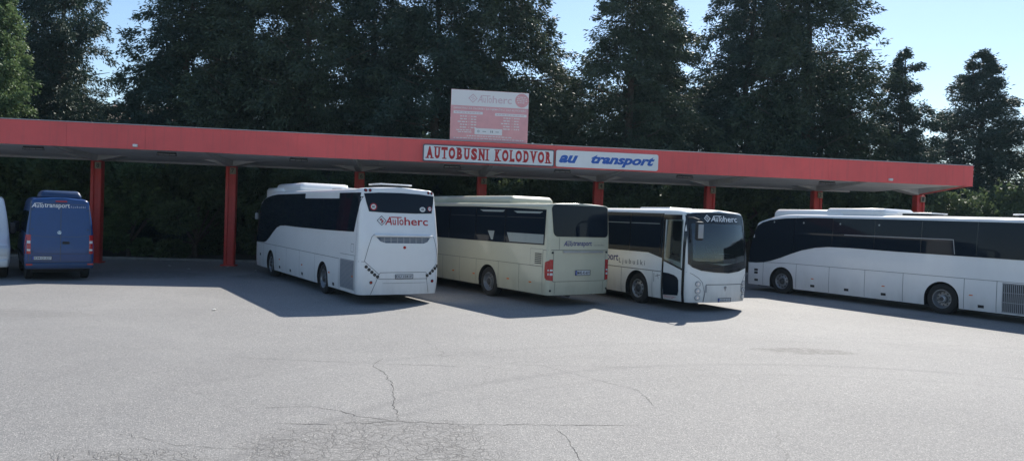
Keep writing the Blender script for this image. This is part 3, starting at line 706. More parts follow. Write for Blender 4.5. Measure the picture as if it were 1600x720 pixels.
    for yy, xx in ((-.62, 1.55), (.25, 3.0), (.75, 3.0), (-.35, 3.0), (-.85, 3.0)):
        q = bmesh.new(); box(q, xx, xx + .45, yy - .22, yy + .22, 1.485, 1.60, bev=.03); box(q, xx + .38, xx + .52, yy - .22, yy + .22, 1.55, 2.25, bev=.05); box(q, xx + .39, xx + .50, yy - .13, yy + .13, 2.2, 2.42, bev=.04)
        obj('seat', q, 'seatcl', t)
    pb = bmesh.new(); box(pb, .42, .66, -.86, -.42, 1.745, 1.752); obj('paper_sheet', pb, 'paper', t)
    wb = bmesh.new()
    for y0, y1 in ((.75, -.05), (-.15, -.95)):
        a = B.hit('N', W / 2 - y0, 1.30)[0] + Vector((-.03, 0, 0)); b = B.hit('N', W / 2 - (y0 + y1) / 2, 1.36)[0] + Vector((-.04, 0, 0)); c = B.hit('N', W / 2 - y1, 1.40)[0] + Vector((-.04, 0, 0))
        tube(wb, [a, b, c], .010, 6)
    obj('wiper', wb, 'black', t)
    # near-side mirror on its arm
    mb = bmesh.new(); tube(mb, [(.18, W / 2 - .10, 2.86), (-.15, W / 2 - .02, 2.86), (-.42, W / 2 + .0, 2.80), (-.44, W / 2 + .02, 2.7)], .03, 8); m = obj('mirror', mb, 'black', t)
    mb = bmesh.new(); box(mb, -.52, -.38, W / 2 - .11, W / 2 + .15, 2.20, 2.76, bev=.05, seg=3); obj('mirror_housing', mb, 'black', m)
    mb = bmesh.new(); box(mb, -.528, -.50, W / 2 - .08, W / 2 + .12, 2.26, 2.68, bev=.012, seg=2); obj('mirror_cover', mb, 'grille', m)
    pod(t, 'roof_hatch', 1.8, 3.4, .5, 3.12, 3.25, 'white', .05)
    ub = bmesh.new(); box(ub, .5, L - .4, -1.0, 1.0, .22, .40); obj('underbody', ub, 'under', t)
white_coach_front()

# ================================================================ BUS 4: long white coach at the right, its flank to the camera
def long_coach():
    SH = 2.6        # the coach runs on past the frame by this much
    L, W = 10.6 + SH, 2.55
    def zr(x):
        x = x - SH; z = 3.24
        if x > 8.2: z -= .36 * ((x - 8.2) / 2.4) ** 2.4
        return z
    near = lambda z: .10 * max(0, z - 1.7)
    far = lambda z: .60 * (max(0, z - 1.15) / 2.1) ** 1.8
    psi = .549; X = 15.452 + math.sin(psi) * SH; Y = 22.74 - math.cos(psi) * SH
    loc, rz = place(4, X, Y, psi, W)
    t = empty('coach', loc, rz, 'long white coach at the right showing its plain flank and swept window band', 'coach')
    B = Body(L, W, .25, zr, near, far, tum=.10, rroof=.17, rc=.17, bulge=.07, crown=.05)
    A = lambda pts: [(p + SH, q) for p, q in pts]
    win = A([(-2.3, 3.05), (-2.0, 1.93), (.01, 1.93), (4.06, 1.96), (5.86, 1.99), (6.75, 1.98), (7.3, 1.92), (7.9, 1.79), (8.4, 1.62), (8.9, 1.43), (9.4, 1.27), (9.8, 1.19), (10.1, 1.16), (10.48, 1.15), (10.45, 1.7), (10.34, 2.3), (10.15, 2.68), (9.9, 2.83), (9.5, 2.94), (8.8, 3.02), (7.5, 3.07), (4, 3.07)])
    g = B.part('side_window', 'L', poly(win), 'glass', t, off=.012, thick=.014, grid=.13)
    B.part('side_window', 'R', poly(win), 'glass', t, off=.008, thick=.008)
    B.part('window_divider', 'L', [rect(SH + x - .012, SH + x + .012, 2.0, 3.04) for x in (-.2, 1.4, 3.2, 4.9, 6.6)] + [rect(SH + 8.3, SH + 8.32, 1.75, 3.0)], 'blackgl', g, off=.015, thick=0)
    B.part('painted_reflection', 'L', [stroke(A([(6.1, 2.46), (2.14, 2.46), (2.07, 2.0)]), .022)], 'metalgrey', g, off=.019, thick=.005)  # pale line laid on the glass to paint in a reflection
    w = .013
    bm = bmesh.new()
    for l in [stroke(A([(10.4, 1.20), (9.73, 1.20), (8.5, 1.24), (.7, 1.24), (-2.4, 1.24)]), w)] + [stroke(A([(x, 1.235), (x, .28)]), w) for x in (9.73, 8.12, 6.65, 5.19, 3.76, 1.72, .74)]:
        B.put(bm, 'L', l, .005, 0, .12); B.put(bm, 'R', l, .005, 0, .12)
    B.put(bm, 'L', stroke(A([(8.22, 3.08), (8.22, 3.2)]), .02), .004, 0, .1)
    obj('panel_gap', bm, 'seam', t)
    B.part('side_lamp', 'L', [rect(SH + p - .055, SH + p + .055, .71, .74) for p in (7.37, 4.47, 1.5)], 'orange', t, off=.012, thick=.012, grid=0)
    for p, q in ((7.36, .45), (5.91, .45), (4.46, .44), (1.19, .40), (10.09, .87), (10.07, .45), (10.09, .75)):
        B.part('flap_latch', 'L', rect(SH + p - .09, SH + p + .09, q - .045, q + .045), 'black', t, off=.008, thick=.008, grid=0)
    gr = B.part('engine_grille', 'L', rect(SH - .55, SH + .58, .30, 1.20), 'black', t, off=.006, thick=.006)
    B.part('grille_bar', 'L', [rect(SH - .55 + .055 * i, SH - .55 + .055 * i + .022, .32, 1.18) for i in range(21)] + [rect(SH - .55, SH + .58, z, z + .02) for z in (.31, .60, .9, 1.17)], 'grille', gr, off=.022, thick=.014, grid=.5, merge=True)
    B.part('painted_light_dot', 'L', [circ(SH + x, 2.86, .035, n=10) for x in (9.3, 7.9, 6.3, 4.75)], 'palegrey', g, off=.016, thick=0, grid=0)  # pale dots painted on the glass for the gleam of ceiling lights
    B.part('rear_window', 'N', poly([(.3, 2.4), (2.25, 2.4), (2.3, 3.0), (.25, 3.0)]), 'glass', t, off=.010, thick=.01)
    for p in (.25, 2.3): B.part('tail_light', 'N', rect(p - .1, p + .1, .8, 1.5), 'redlamp', t, off=.02, thick=.02, grid=0)
    B.part('windscreen', 'F', poly([(.012, 1.16), (2.538, 1.16), (2.50, 2.2), (2.44, 2.75), (1.9, 2.82), (.64, 2.82), (.11, 2.75), (.05, 2.2)]), 'glass', t, off=.010, thick=.01, grid=.06)
    for p in (.3, 2.25): B.part('headlight', 'F', circ(p, .72, .13, .09), 'clear', t, off=.02, thick=.02, grid=0)
    B.finish('body', 'white', t, [(2.44 + SH, .5), (8.82 + SH, .5)], rw=.57)
    for x, stl in ((2.44 + SH, 'rear'), (8.82 + SH, 'front')):
        for s_ in (1, -1):
            h = wheel(t, x, s_ * (W / 2 - .05), s_, .50, stl)
            cb = bmesh.new(); lathe(cb, [(0, s_ * .01), (.08, s_ * .008), (.10, s_ * -.03), (.10, s_ * -.1)], (x, s_ * (W / 2 - .05), .50), 20); obj('hub_cap', cb, 'plate', h)
    pod(t, 'roof_fairing', SH + 6.3, SH + 9.6, .98, 2.96, 3.50, 'white', .18)
    pod(t, 'air_conditioner', SH + 4.7, SH + 7.2, .95, 3.15, 3.54, 'white', .15)
    for x in (3.3, -.5):
        hb = bmesh.new(); box(hb, SH + x, SH + x + 1.25, -.5, .5, 3.30, 3.345, bev=.02); h = obj('roof_hatch', hb, 'white', t)
        hb = bmesh.new(); box(hb, SH + x + .1, SH + x + 1.1, -.42, .42, 3.2, 3.30); obj('hatch_collar', hb, 'black', h)
    ub = bmesh.new(); box(ub, .5, L - .4, -1.0, 1.0, .19, .36); obj('underbody', ub, 'under', t)
long_coach()

# ================================================================ vans
def van(loc, rz, label, paint, lettered):
    L, W = 5.9, 2.02
    def zr(x):
        if x < 4.1: return 2.86 - .05 * max(0, 1 - x / .8) - .06 * max(0, (x - 3.3) / .8)
        if x < 5.05: return 2.80 - 1.35 * ((x - 4.1) / .95) ** 1.25
        return 1.45 - .35 * ((x - 5.05) / .85) ** 1.5
    near = lambda z: .09 * max(0, z - 1.0)
    far = lambda z: .10 * max(0, z - .9) if z < 1.6 else .07
    t = empty('van', loc, rz, label, 'van')
    B = Body(L, W, .42, zr, near, far, tum=.28, rroof=.16, rc=.12, bulge=.05, crown=.05, belt=1.15)
    B.part('side_window', 'LR', [poly([(x0, 1.62), (x1, 1.62), (x1, 2.32), (x0 + .03, 2.34)]) for x0, x1 in ((.25, 1.35), (1.42, 2.6), (2.66, 3.6))] + [poly([(3.7, 1.50), (4.75, 1.45), (4.35, 2.2), (4.2, 2.28), (3.7, 2.3)])], 'glass', t, off=.008, thick=.008)
    B.part('side_moulding', 'LR', rect(.3, 5.2, .78, .86), 'black', t, off=.02, thick=.02)
    w = .014
    bm = bmesh.new()
    for l in (stroke([(1.01, 2.60), (1.01, .66)], w), stroke([(.14, .93), (1.88, .93)], w), stroke([(.16, 2.60), (.12, 1.6), (.10, .66), (1.92, .66), (1.90, 1.6), (1.86, 2.60), (.16, 2.60)], w), stroke([(.14, 1.55), (.5, 1.50), (1.5, 1.50), (1.88, 1.55)], .008)): B.put(bm, 'N', l, .005, 0, .10)
    for l in (stroke([(3.62, 2.4), (3.62, .6)], w), stroke([(4.8, 1.5), (4.8, .6)], w), stroke([(2.4, 2.4), (2.4, .6)], w)): B.put(bm, 'L', l, .003, 0, .2); B.put(bm, 'R', l, .003, 0, .2)
    obj('panel_gap', bm, 'seam', t)
    for face, pr in (('N', [(.05, .16), (1.86, 1.97)]),):
        for a, b in pr:
            tl = B.part('tail_light', face, rect(a, b, .92, 1.56), 'redlamp', t, off=.012, thick=.014, grid=.07)
            B.part('lens', face, [rect(a + .01, b - .01, 1.27, 1.36), rect(a + .01, b - .01, 1.02, 1.08)], 'clear', tl, off=.017, thick=.004, grid=.06)
    B.part('tail_light', 'L', rect(.09, .19, .92, 1.56), 'redlamp', t, off=.012, thick=.012, grid=.06)
    B.part('tail_light', 'R', rect(.09, .19, .92, 1.56), 'redlamp', t, off=.012, thick=.012, grid=.06)
    if lettered:
        B.part('lettering', 'N', fit(logo('transport', 1.45), .17, 1.27, 2.43, 2.62), 'whitetext', t, off=.012, thick=0, grid=0)
        B.part('lettering', 'N', fit(glyphs('Ljubuški', 0, 0, 1.5), 1.31, 1.74, 2.47, 2.55), 'whitetext', t, off=.012, thick=0, grid=0)
    else:
        pass
    B.part('brand_badge', 'N', join(ring(.97, 1.64, .045, .055), stroke([(.97, 1.64), (.97, 1.69)], .012), stroke([(.97, 1.64), (.93, 1.61)], .012), stroke([(.97, 1.64), (1.01, 1.61)], .012)), 'chrome', t, off=.016, thick=.008, grid=0)
    B.part('door_hinge', 'N', [rect(p, p + .07, q, q + .05) for p in (.17, 1.78) for q in (.98, 1.72, 2.38)], 'bluedark', t, off=.016, thick=.012, grid=0)
    B.part('door_handle', 'N', poly([(1.08, 1.25), (1.25, 1.25), (1.29, 1.29), (1.25, 1.34), (1.08, 1.34), (1.05, 1.29)]), 'black', t, off=.022, thick=.02, grid=0)
    plate(B, t, 'N', .20, .76, .725, .845, 'K94-O-327')
    B.finish('body', paint, t, [(1.15, .36), (4.95, .36)], rw=.42, well_depth=.45)
    for x in (1.15, 4.95):
        for s_ in (1, -1): wheel(t, x, s_ * (W / 2 - .05), s_, .355, 'rear', width=.24)
    bb = bmesh.new(); box(bb, -.10, .25, -.99, .99, .44, .64, bev=.04); bp = obj('rear_bumper', bb, 'bluedark' if lettered else 'black', t)
    for y0, y1 in ((.80, .98), (-.98, -.80)):
        rb = bmesh.new(); box(rb, -.115, -.09, y0, y1, .545, .60); obj('reflector', rb, 'redlamp', bp)
    fb = bmesh.new(); box(fb, 5.55, 5.98, -.97, .97, .40, .68, bev=.08, seg=3); fbo = obj('front_bumper', fb, 'black' if lettered else 'white', t)
    B.part('windscreen', 'F', poly([(.32, 1.55), (1.70, 1.55), (1.62, 2.45), (.40, 2.45)]), 'glass', t, off=.012, thick=.01)
    B.part('front_grille', 'F', poly([(.5, .8), (1.52, .8), (1.58, 1.1), (.44, 1.1)]), 'black', t, off=.012, thick=.01)
    for p in (.24, 1.78): B.part('headlight', 'F', poly([(p - .13, .78), (p + .13, .78), (p + .15, 1.12), (p - .15, 1.12)]), 'clear', t, off=.016, thick=.014, grid=.1)
    B.part('number_plate', 'F', rect(.75, 1.27, .5, .62), 'plate', t, off=.10, thick=.1, grid=0)
    for s_ in (1, -1):
        mb = bmesh.new(); tube(mb, [(4.55, s_ * .9, 1.55), (4.6, s_ * 1.12, 1.6)], .03); m = obj('mirror', mb, 'black', t)
        mb = bmesh.new(); box(mb, 4.52, 4.68, min(s_ * 1.0, s_ * 1.20), max(s_ * 1.0, s_ * 1.20), 1.50, 1.90, bev=.05, seg=3); obj('mirror_housing', mb, 'black', m)
    if lettered:
        ab = bmesh.new(); box(ab, .45, 2.2, -.68, .62, 2.80, 3.06, bev=.10, seg=4)
        for v in ab.verts: 
            k = (v.co.z - 2.80) / .26; v.co.y *= 1 - .16 * k; v.co.x += .12 * k * (1 if v.co.x < 1.3 else -1)
        obj('air_conditioner', ab, 'bluedark', t)
        lb = bmesh.new(); box(lb, -.0, .06, -.17, .17, 2.67, 2.71, bev=.01)
        obj('brake_light', lb, 'redlamp', t)
    ub = bmesh.new(); box(ub, .3, L - .4, -.8, .8, .28, .46); obj('underbody', ub, 'under', t)
    return t
psi = .615; loc, rz = place(5, -16.1, 25.0, psi, 2.02)
van(loc, rz, 'blue van with closed rear doors and white lettering before the leftmost red post', 'blue', True)
u = (-math.sin(psi), math.cos(psi))
van((-16.95 - .817 + u[0] * 5.98, 25.55 - .577 + u[1] * 5.98, 0), rz + math.pi, 'white van facing outward beside the blue van at the left edge', 'white', False)

# ================================================================ canopy
TH = rad(8.29); e = Vector((math.cos(TH), math.sin(TH), 0)); nn = Vector((math.sin(TH), -math.cos(TH), 0)); O0 = Vector((-18.7, 33.899, 0))
cano = empty('canopy', O0, TH, 'long flat platform canopy with a red fascia on red posts sheltering the parked coaches', 'canopy')
SPC = 5.766; XL, XR = -19.5, 39.57; YF, YB = -4.79, 2.2      # local: x along, y away from the camera
def cbox(name, x0, x1, y0, y1, z0, z1, m, par=cano, bev=0): 
    b = bmesh.new(); box(b, x0, x1, y0, y1, z0, z1, bev=bev); return obj(name, b, m, par)
# fascia as bent sheet-metal panels, gaps every 5.8 m
fb = bmesh.new(); x = XL; i = 0
while x < XR - .05:
    x2 = min(x + 2.883, XR); box(fb, x + .0015, x2 - .0015, YF, YF + .05, 4.822 + .004 * ((i * 37) % 3), 5.765, bev=.004, seg=1); x = x2; i += 1
fas = obj('fascia', fb, 'fascia', cano)
cb_ = bmesh.new(); x = XL
while x < XR - .05:
    x2 = min(x + 1.92, XR + .02); box(cb_, x + .004, x2 - .004, YF - .03, YF + .16, 5.768, 5.80, bev=.006, seg=1); x = x2
obj('coping_strip', cb_, 'metalgrey', fas)
ib = bmesh.new(); box(ib, XL, XR, YF + .052, YF + .09, 4.90, 5.72); obj('fascia_backing', ib, 'concrete', fas)
eb = bmesh.new()     # tapered end board
vs = [eb.verts.new((XR + dx + .80 * (y - YF) / 4.79, y, z)) for dx in (-.12, -.02) for y, z in ((YF + .052, 5.765), (YF + .052, 4.83), (YF + .9, 4.80), (-.1, 4.545), (.3, 4.60), (.3, 5.60))]
eb.faces.new(vs[:6]); eb.faces.new(vs[6:][::-1])
for k in range(6): j = (k + 1) % 6; eb.faces.new((vs[k], vs[j], vs[6 + j], vs[6 + k]))
bmesh.ops.recalc_face_normals(eb, faces=eb.faces[:]); endb = obj('end_board', eb, 'fascia', cano)
eb = bmesh.new()
vs = [eb.verts.new((XR + dx + .80 * (y - YF) / 4.79, y, z)) for dx in (-.16, -.124) for y, z in ((YF + .10, 5.70), (YF + .10, 4.88), (YF + .9, 4.85), (-.1, 4.60), (.28, 4.65), (.28, 5.55))]
eb.faces.new(vs[:6]); eb.faces.new(vs[6:][::-1])
for k in range(6): j = (k + 1) % 6; eb.faces.new((vs[k], vs[j], vs[6 + j], vs[6 + k]))
bmesh.ops.recalc_face_normals(eb, faces=eb.faces[:]); obj('end_lining', eb, 'concrete', endb)
sb = bmesh.new()      # ceiling slab, falling slightly to the back
n = 22
for k in range(n):
    XC = XR - .3
    x0 = XL + (XC - XL) * k / n + .004; x1 = XL + (XC - XL) * (k + 1) / n - .004
    vs = [sb.verts.new(c) for c in ((x0, YF + .09, 4.90), (x1, YF + .09, 4.90), (x1, YB, 4.76), (x0, YB, 4.76), (x0, YF + .09, 5.05), (x1, YF + .09, 5.05), (x1, YB, 4.95), (x0, YB, 4.95))]
    for f in ((0, 3, 2, 1), (4, 5, 6, 7), (0, 1, 5, 4), (1, 2, 6, 5), (2, 3, 7, 6), (3, 0, 4, 7)): sb.faces.new([vs[q] for q in f])
obj('ceiling', sb, 'ceiling', cano)
cbox('back_beam', XL, XR - 1.7, YB, YB + .14, 4.68, 5.42, 'concrete')
rb = bmesh.new()
vs = [rb.verts.new(c) for c in ((XL, YF + .1, 5.70), (XR, YF + .1, 5.70), (XR, YB + .14, 5.43), (XL, YB + .14, 5.43), (XL, YF + .1, 5.74), (XR, YF + .1, 5.74), (XR, YB + .14, 5.47), (XL, YB + .14, 5.47))]
for f in ((0, 3, 2, 1), (4, 5, 6, 7), (0, 1, 5, 4), (1, 2, 6, 5), (2, 3, 7, 6), (3, 0, 4, 7)): rb.faces.new([vs[q] for q in f])
obj('roof', rb, 'roofing', cano)
def arm(x):
    b = bmesh.new(); w0, w1 = .14, .17
    top = 4.93
    P = [(YF + .35, top, 4.86, .10), (YF + 1.6, top, 4.74, .12), (-.35, top, 4.55, .17), (.35, top, 4.55, .17), (YB - .06, top - .1, 4.70, .12)]
    rows = [[b.verts.new((x + sx * w, y, z)) for sx, z in ((-1, zt - .02 * y / 4), (1, zt - .02 * y / 4), (.8, zl), (-.8, zl))] for y, zt, zl, w in P]
    for A_, B_ in zip(rows, rows[1:]):
        for q in range(4): r = (q + 1) % 4; b.faces.new((A_[q], A_[r], B_[r], B_[q]))
    b.faces.new(rows[0]); b.faces.new(rows[-1][::-1]); bmesh.ops.recalc_face_normals(b, faces=b.faces[:])
    # splayed gussets either side of the post head
    for s_ in ((-1, 1) if x < 40 else (-1,)):
        v = [b.verts.new(c) for c in ((x + s_ * .14, -.32, 4.56), (x + s_ * .14, .32, 4.56), (x + s_ * 1.5, .32, 4.86), (x + s_ * 1.5, -.32, 4.88), (x + s_ * .14, -.32, 4.9), (x + s_ * .14, .32, 4.9))]
        for f in ((0, 1, 2, 3), (0, 3, 4), (1, 5, 2), (4, 3, 2, 5), (0, 4, 5, 1)): b.faces.new([v[q] for q in f])
    bmesh.ops.recalc_face_normals(b, faces=b.faces[:])
    return obj('arm', b, 'concrete', cano)
for k in range(-3, 8):
    x = SPC * k
    if k < 7: arm(x)
    else:
        b = bmesh.new(); v = [b.verts.new(c) for c in ((x - .14, -.32, 4.56), (x - .14, .32, 4.56), (x - 1.7, .32, 4.86), (x - 1.7, -.32, 4.88), (x - .14, -.32, 4.9), (x - .14, .32, 4.9))]
        for f in ((0, 1, 2, 3), (0, 3, 4), (1, 5, 2), (4, 3, 2, 5), (0, 4, 5, 1)): b.faces.new([v[q] for q in f])
        bmesh.ops.recalc_face_normals(b, faces=b.faces[:]); obj('arm', b, 'concrete', cano)
    p = bmesh.new(); box(p, x - .18, x - .05, -.20, .20, 0, 4.56, bev=.012); box(p, x - .05, x + .16, -.13, .13, 0, 4.56); box(p, x + .16, x + .27, -.20, .20, 0, 4.56, bev=.012)
    box(p, x - .30, x + .36, -.3, .3, 0, .06, bev=.01)
    po = obj('post', p, 'post', cano); 
    if k == 0: po['label'] = 'duller red post partly behind the blue van'
    if 0 <= k <= 7:
        q = bmesh.new(); box(q, x + .0, x + .27, -.235, -.205, 4.20, 4.50, bev=.008); pl = obj('number_plate', q, 'numplate', po)
        vs_, fs_ = fit(glyphs(str(8 - k), .02), x + .07, x + .19, 4.26, 4.45)
        q = bmesh.new(); V = [q.verts.new((a, -.238, b)) for a, b in vs_]
        for f in fs_: q.faces.new([V[w] for w in f])
        obj('number', q, 'black', pl)
# fluorescent battens and floodlight nubs
def clocal(x, y, z): return (O0 + e * x - nn * y + Vector((0, 0, z)))
posn = {0: 'eighth', 1: 'seventh', 2: 'sixth', 3: 'fifth', 4: 'fourth', 5: 'third', 6: 'second', 7: 'first'}
LT = []
for k, x in enumerate([-1.2, 3.9, 9.2, 15.7, 20.6, 26.3, 33.3]):
    t = empty('ceiling_light', clocal(x, -3.2, 4.80), TH, None, 'light fitting', 'caged tube lights under the canopy ceiling')
    b = bmesh.new(); box(b, -.35, .35, -.10, .10, .0, .07, bev=.01); obj('housing', b, 'rimdark', t)
    b = bmesh.new()
    for s_ in (-.07, .07): tube(b, [(-.38, s_, -.06), (.38, s_, -.06)], .012, 6)
    for xx in (-.36, -.12, .12, .36): tube(b, [(xx, -.08, .02), (xx, -.08, -.06), (xx, .08, -.06), (xx, .08, .02)], .010, 6)
    obj('cage', b, 'rimdark', t)
    b = bmesh.new(); tube(b, [(-.32, 0, -.02), (.32, 0, -.02)], .018, 8); obj('tube', b, 'clear', t)
    LT.append(t)
for t, l in zip(LT, ['caged tube light under the canopy above the blue van', 'caged tube light under the canopy just left of post seven', 'caged tube light under the canopy above the red lettered coach', 'caged tube light under the canopy just right of post five', 'caged tube light under the canopy below the blue lettered sign', 'caged tube light under the canopy between posts four and three', 'caged tube light under the canopy between posts two and one']): t['label'] = l
for x, l in ((3.21, 'small white lamp on the red fascia at the left'), (35.41, 'small white lamp on the red fascia at the right')):
    t = empty('fascia_lamp', clocal(x, YF - .0, 4.97), TH, l, 'lamp', 'small lamps screwed to the fascia')
    b = bmesh.new(); box(b, -.09, .09, -.10, -.002, -.055, .055, bev=.015); obj('housing', b, 'paper', t)
    b = bmesh.new(); box(b, -.07, .07, -.112, -.10, -.04, .04); obj('lens', b, 'clear', t)

def flat(name, shs, y, m, par, thick=0):
    """flat marks in the canopy frame: u along, v up, at depth y"""
    b = bmesh.new()
    for vs_, fs_ in (shs if isinstance(shs, list) else [shs]):
        V = [b.verts.new((p, y, q)) for p, q in vs_]
        for f in fs_:
            try: b.faces.new([V[w] for w in f])
            except ValueError: pass
    for f in b.faces:
        f.normal_update()
        if f.normal.y > 0: f.normal_flip()
    return obj(name, b, m, par, smooth=False)
def rpoly(x0, x1, y0, y1, r):
    P = []
    for cx, cy, a0 in ((x1 - r, y1 - r, 0), (x0 + r, y1 - r, 90), (x0 + r, y0 + r, 180), (x1 - r, y0 + r, 270)):
        for i in range(5): a = rad(a0 + 90 * i / 4); P.append((cx + r * math.cos(a), cy + r * math.sin(a)))
    return P
def signbox(t, w, h, fm, r=.06):
    b = bmesh.new(); P = rpoly(0, w, 0, h, r)
    A_ = [b.verts.new((p, -.12, q)) for p, q in P]; B_ = [b.verts.new((p, 0, q)) for p, q in P]
    b.faces.new(A_); b.faces.new(B_[::-1])
    for k in range(len(P)): j = (k + 1) % len(P); b.faces.new((A_[k], B_[k], B_[j], A_[j]))
    bmesh.ops.recalc_face_normals(b, faces=b.faces[:]); obj('case', b, fm, t)
    flat('panel', poly(rpoly(.045, w - .045, .045, h - .045, r * .8)), -.123, 'signwhite', t)
t = empty('station_sign', clocal(14.37, YF - .01, 4.86), TH, 'white sign with red serif capitals reading AUTOBUSNI KOLODVOR on the red fascia', 'sign')
signbox(t, 5.50, .71, 'signframe')
flat('lettering', serif_word('AUTOBUSNI KOLODVOR', .12, 5.40, .13, .62), -.128, 'signred', t)
t = empty('company_sign', clocal(19.95, YF - .01, 4.88), TH, 'white sign with blue slanted letters reading au transport on the red fascia', 'sign')
signbox(t, 4.48, .70, 'signwhite', .09)
flat('lettering', join(fit(glyphs('au', .045, .35), .13, .95, .17, .50), fit(glyphs('transport', .045, .35), 1.52, 4.32, .08, .57)), -.128, 'signblue', t)
t = empty('price_board', clocal(15.47, YF + .12, 5.80), TH, 'faded pink and white timetable board standing on top of the red canopy', 'board')
BW, BH = 3.27, 2.12
b = bmesh.new(); box(b, 0, BW, 0, .06, 0, BH, bev=.006); obj('panel', b, 'boardpink', t)
flat('header_band', rect(.01, BW - .01, 1.46, BH - .01), -.003, 'boardpale', t)
b = bmesh.new()
for xx in (.3, 1.6, 2.95): tube(b, [(xx, .09, -.3), (xx, .09, BH - .2)], .03); tube(b, [(xx, .09, BH - .5), (xx, 1.1, -.25)], .025)
obj('brace', b, 'metalgrey', t)
flat('logo_lettering', fit(logo('herc', .90), 1.10, 2.55, 1.62, 1.93), -.006, 'boardlogo', t)
flat('emblem', diamond(.74, 1.08, 1.61, 1.95, .035), -.006, 'boardlogo', t)
cc = [(2.98 + .29 * math.cos(2 * math.pi * i / 28), 1.79 + .29 * math.sin(2 * math.pi * i / 28)) for i in range(28)]
flat('price_disc', poly([(min(a, BW - .012), min(b_, BH - .012)) for a, b_ in cc]), -.006, 'boardpink', t)
def words(x0, x1, y, h, seed):
    r = random.Random(seed); out = []; x = x0
    while x < x1 - .05:
        w = r.uniform(.05, .16); out.append(rect(x, min(x + w, x1), y, y + h)); x += w + .03
    return out
flat('disc_lettering', words(2.80, 3.14, 1.92, .03, 1) + words(2.76, 3.2, 1.84, .03, 2) + words(2.76, 3.2, 1.76, .03, 3) + words(2.80, 3.16, 1.68, .03, 4), -.009, 'boardpale', t)
flat('heading_lettering', fit(glyphs('DIREKTNO ZA ZAGREB I ZA NJEMAČKU, VAŠ AUTOHERC', .01), .12, 3.18, 1.30, 1.42), -.006, 'boardpale', t)
for x0, x1, y0, y1 in ((.12, 1.34, 1.12, 1.23), (1.86, 3.2, 1.10, 1.21)):
    pn = flat('column_header', rect(x0, x1, y0, y1), -.006, 'boardpale', t); flat('header_lettering', words(x0 + .06, x1 - .06, y0 + .035, .04, int(x0 * 99)), -.009, 'boardlogo', pn)
rows_ = []
for i in range(5):
    y = 1.00 - .115 * i
    for x0 in (.40, 2.22): rows_ += words(x0 - .1 * (i == 2), x0 + .30, y, .04, i + 10 * x0) + [rect(x0 + .36, x0 + .38, y, y + .04)] + words(x0 + .45, x0 + .68, y, .04, i + 20 * x0)
rows_ += words(.25, .95, .43, .035, 77) + words(.32, .90, .35, .035, 78) + words(.7, 2.6, .20, .035, 79) + words(.15, 3.1, .10, .03, 80)
flat('price_lettering', rows_, -.006, 'boardpale', t)
pn = flat('contact_strip', rect(1.02, 2.18, .29, .55), -.006, 'boardpale', t)
flat('contact_mark', [ring(1.18, .42, .03, .045), rect(1.69, 1.72, .38, .47), rect(1.76, 1.79, .38, .47), rect(1.35, 1.5, .41, .43), rect(1.9, 2.05, .41, .43)], -.009, 'greytext', pn)

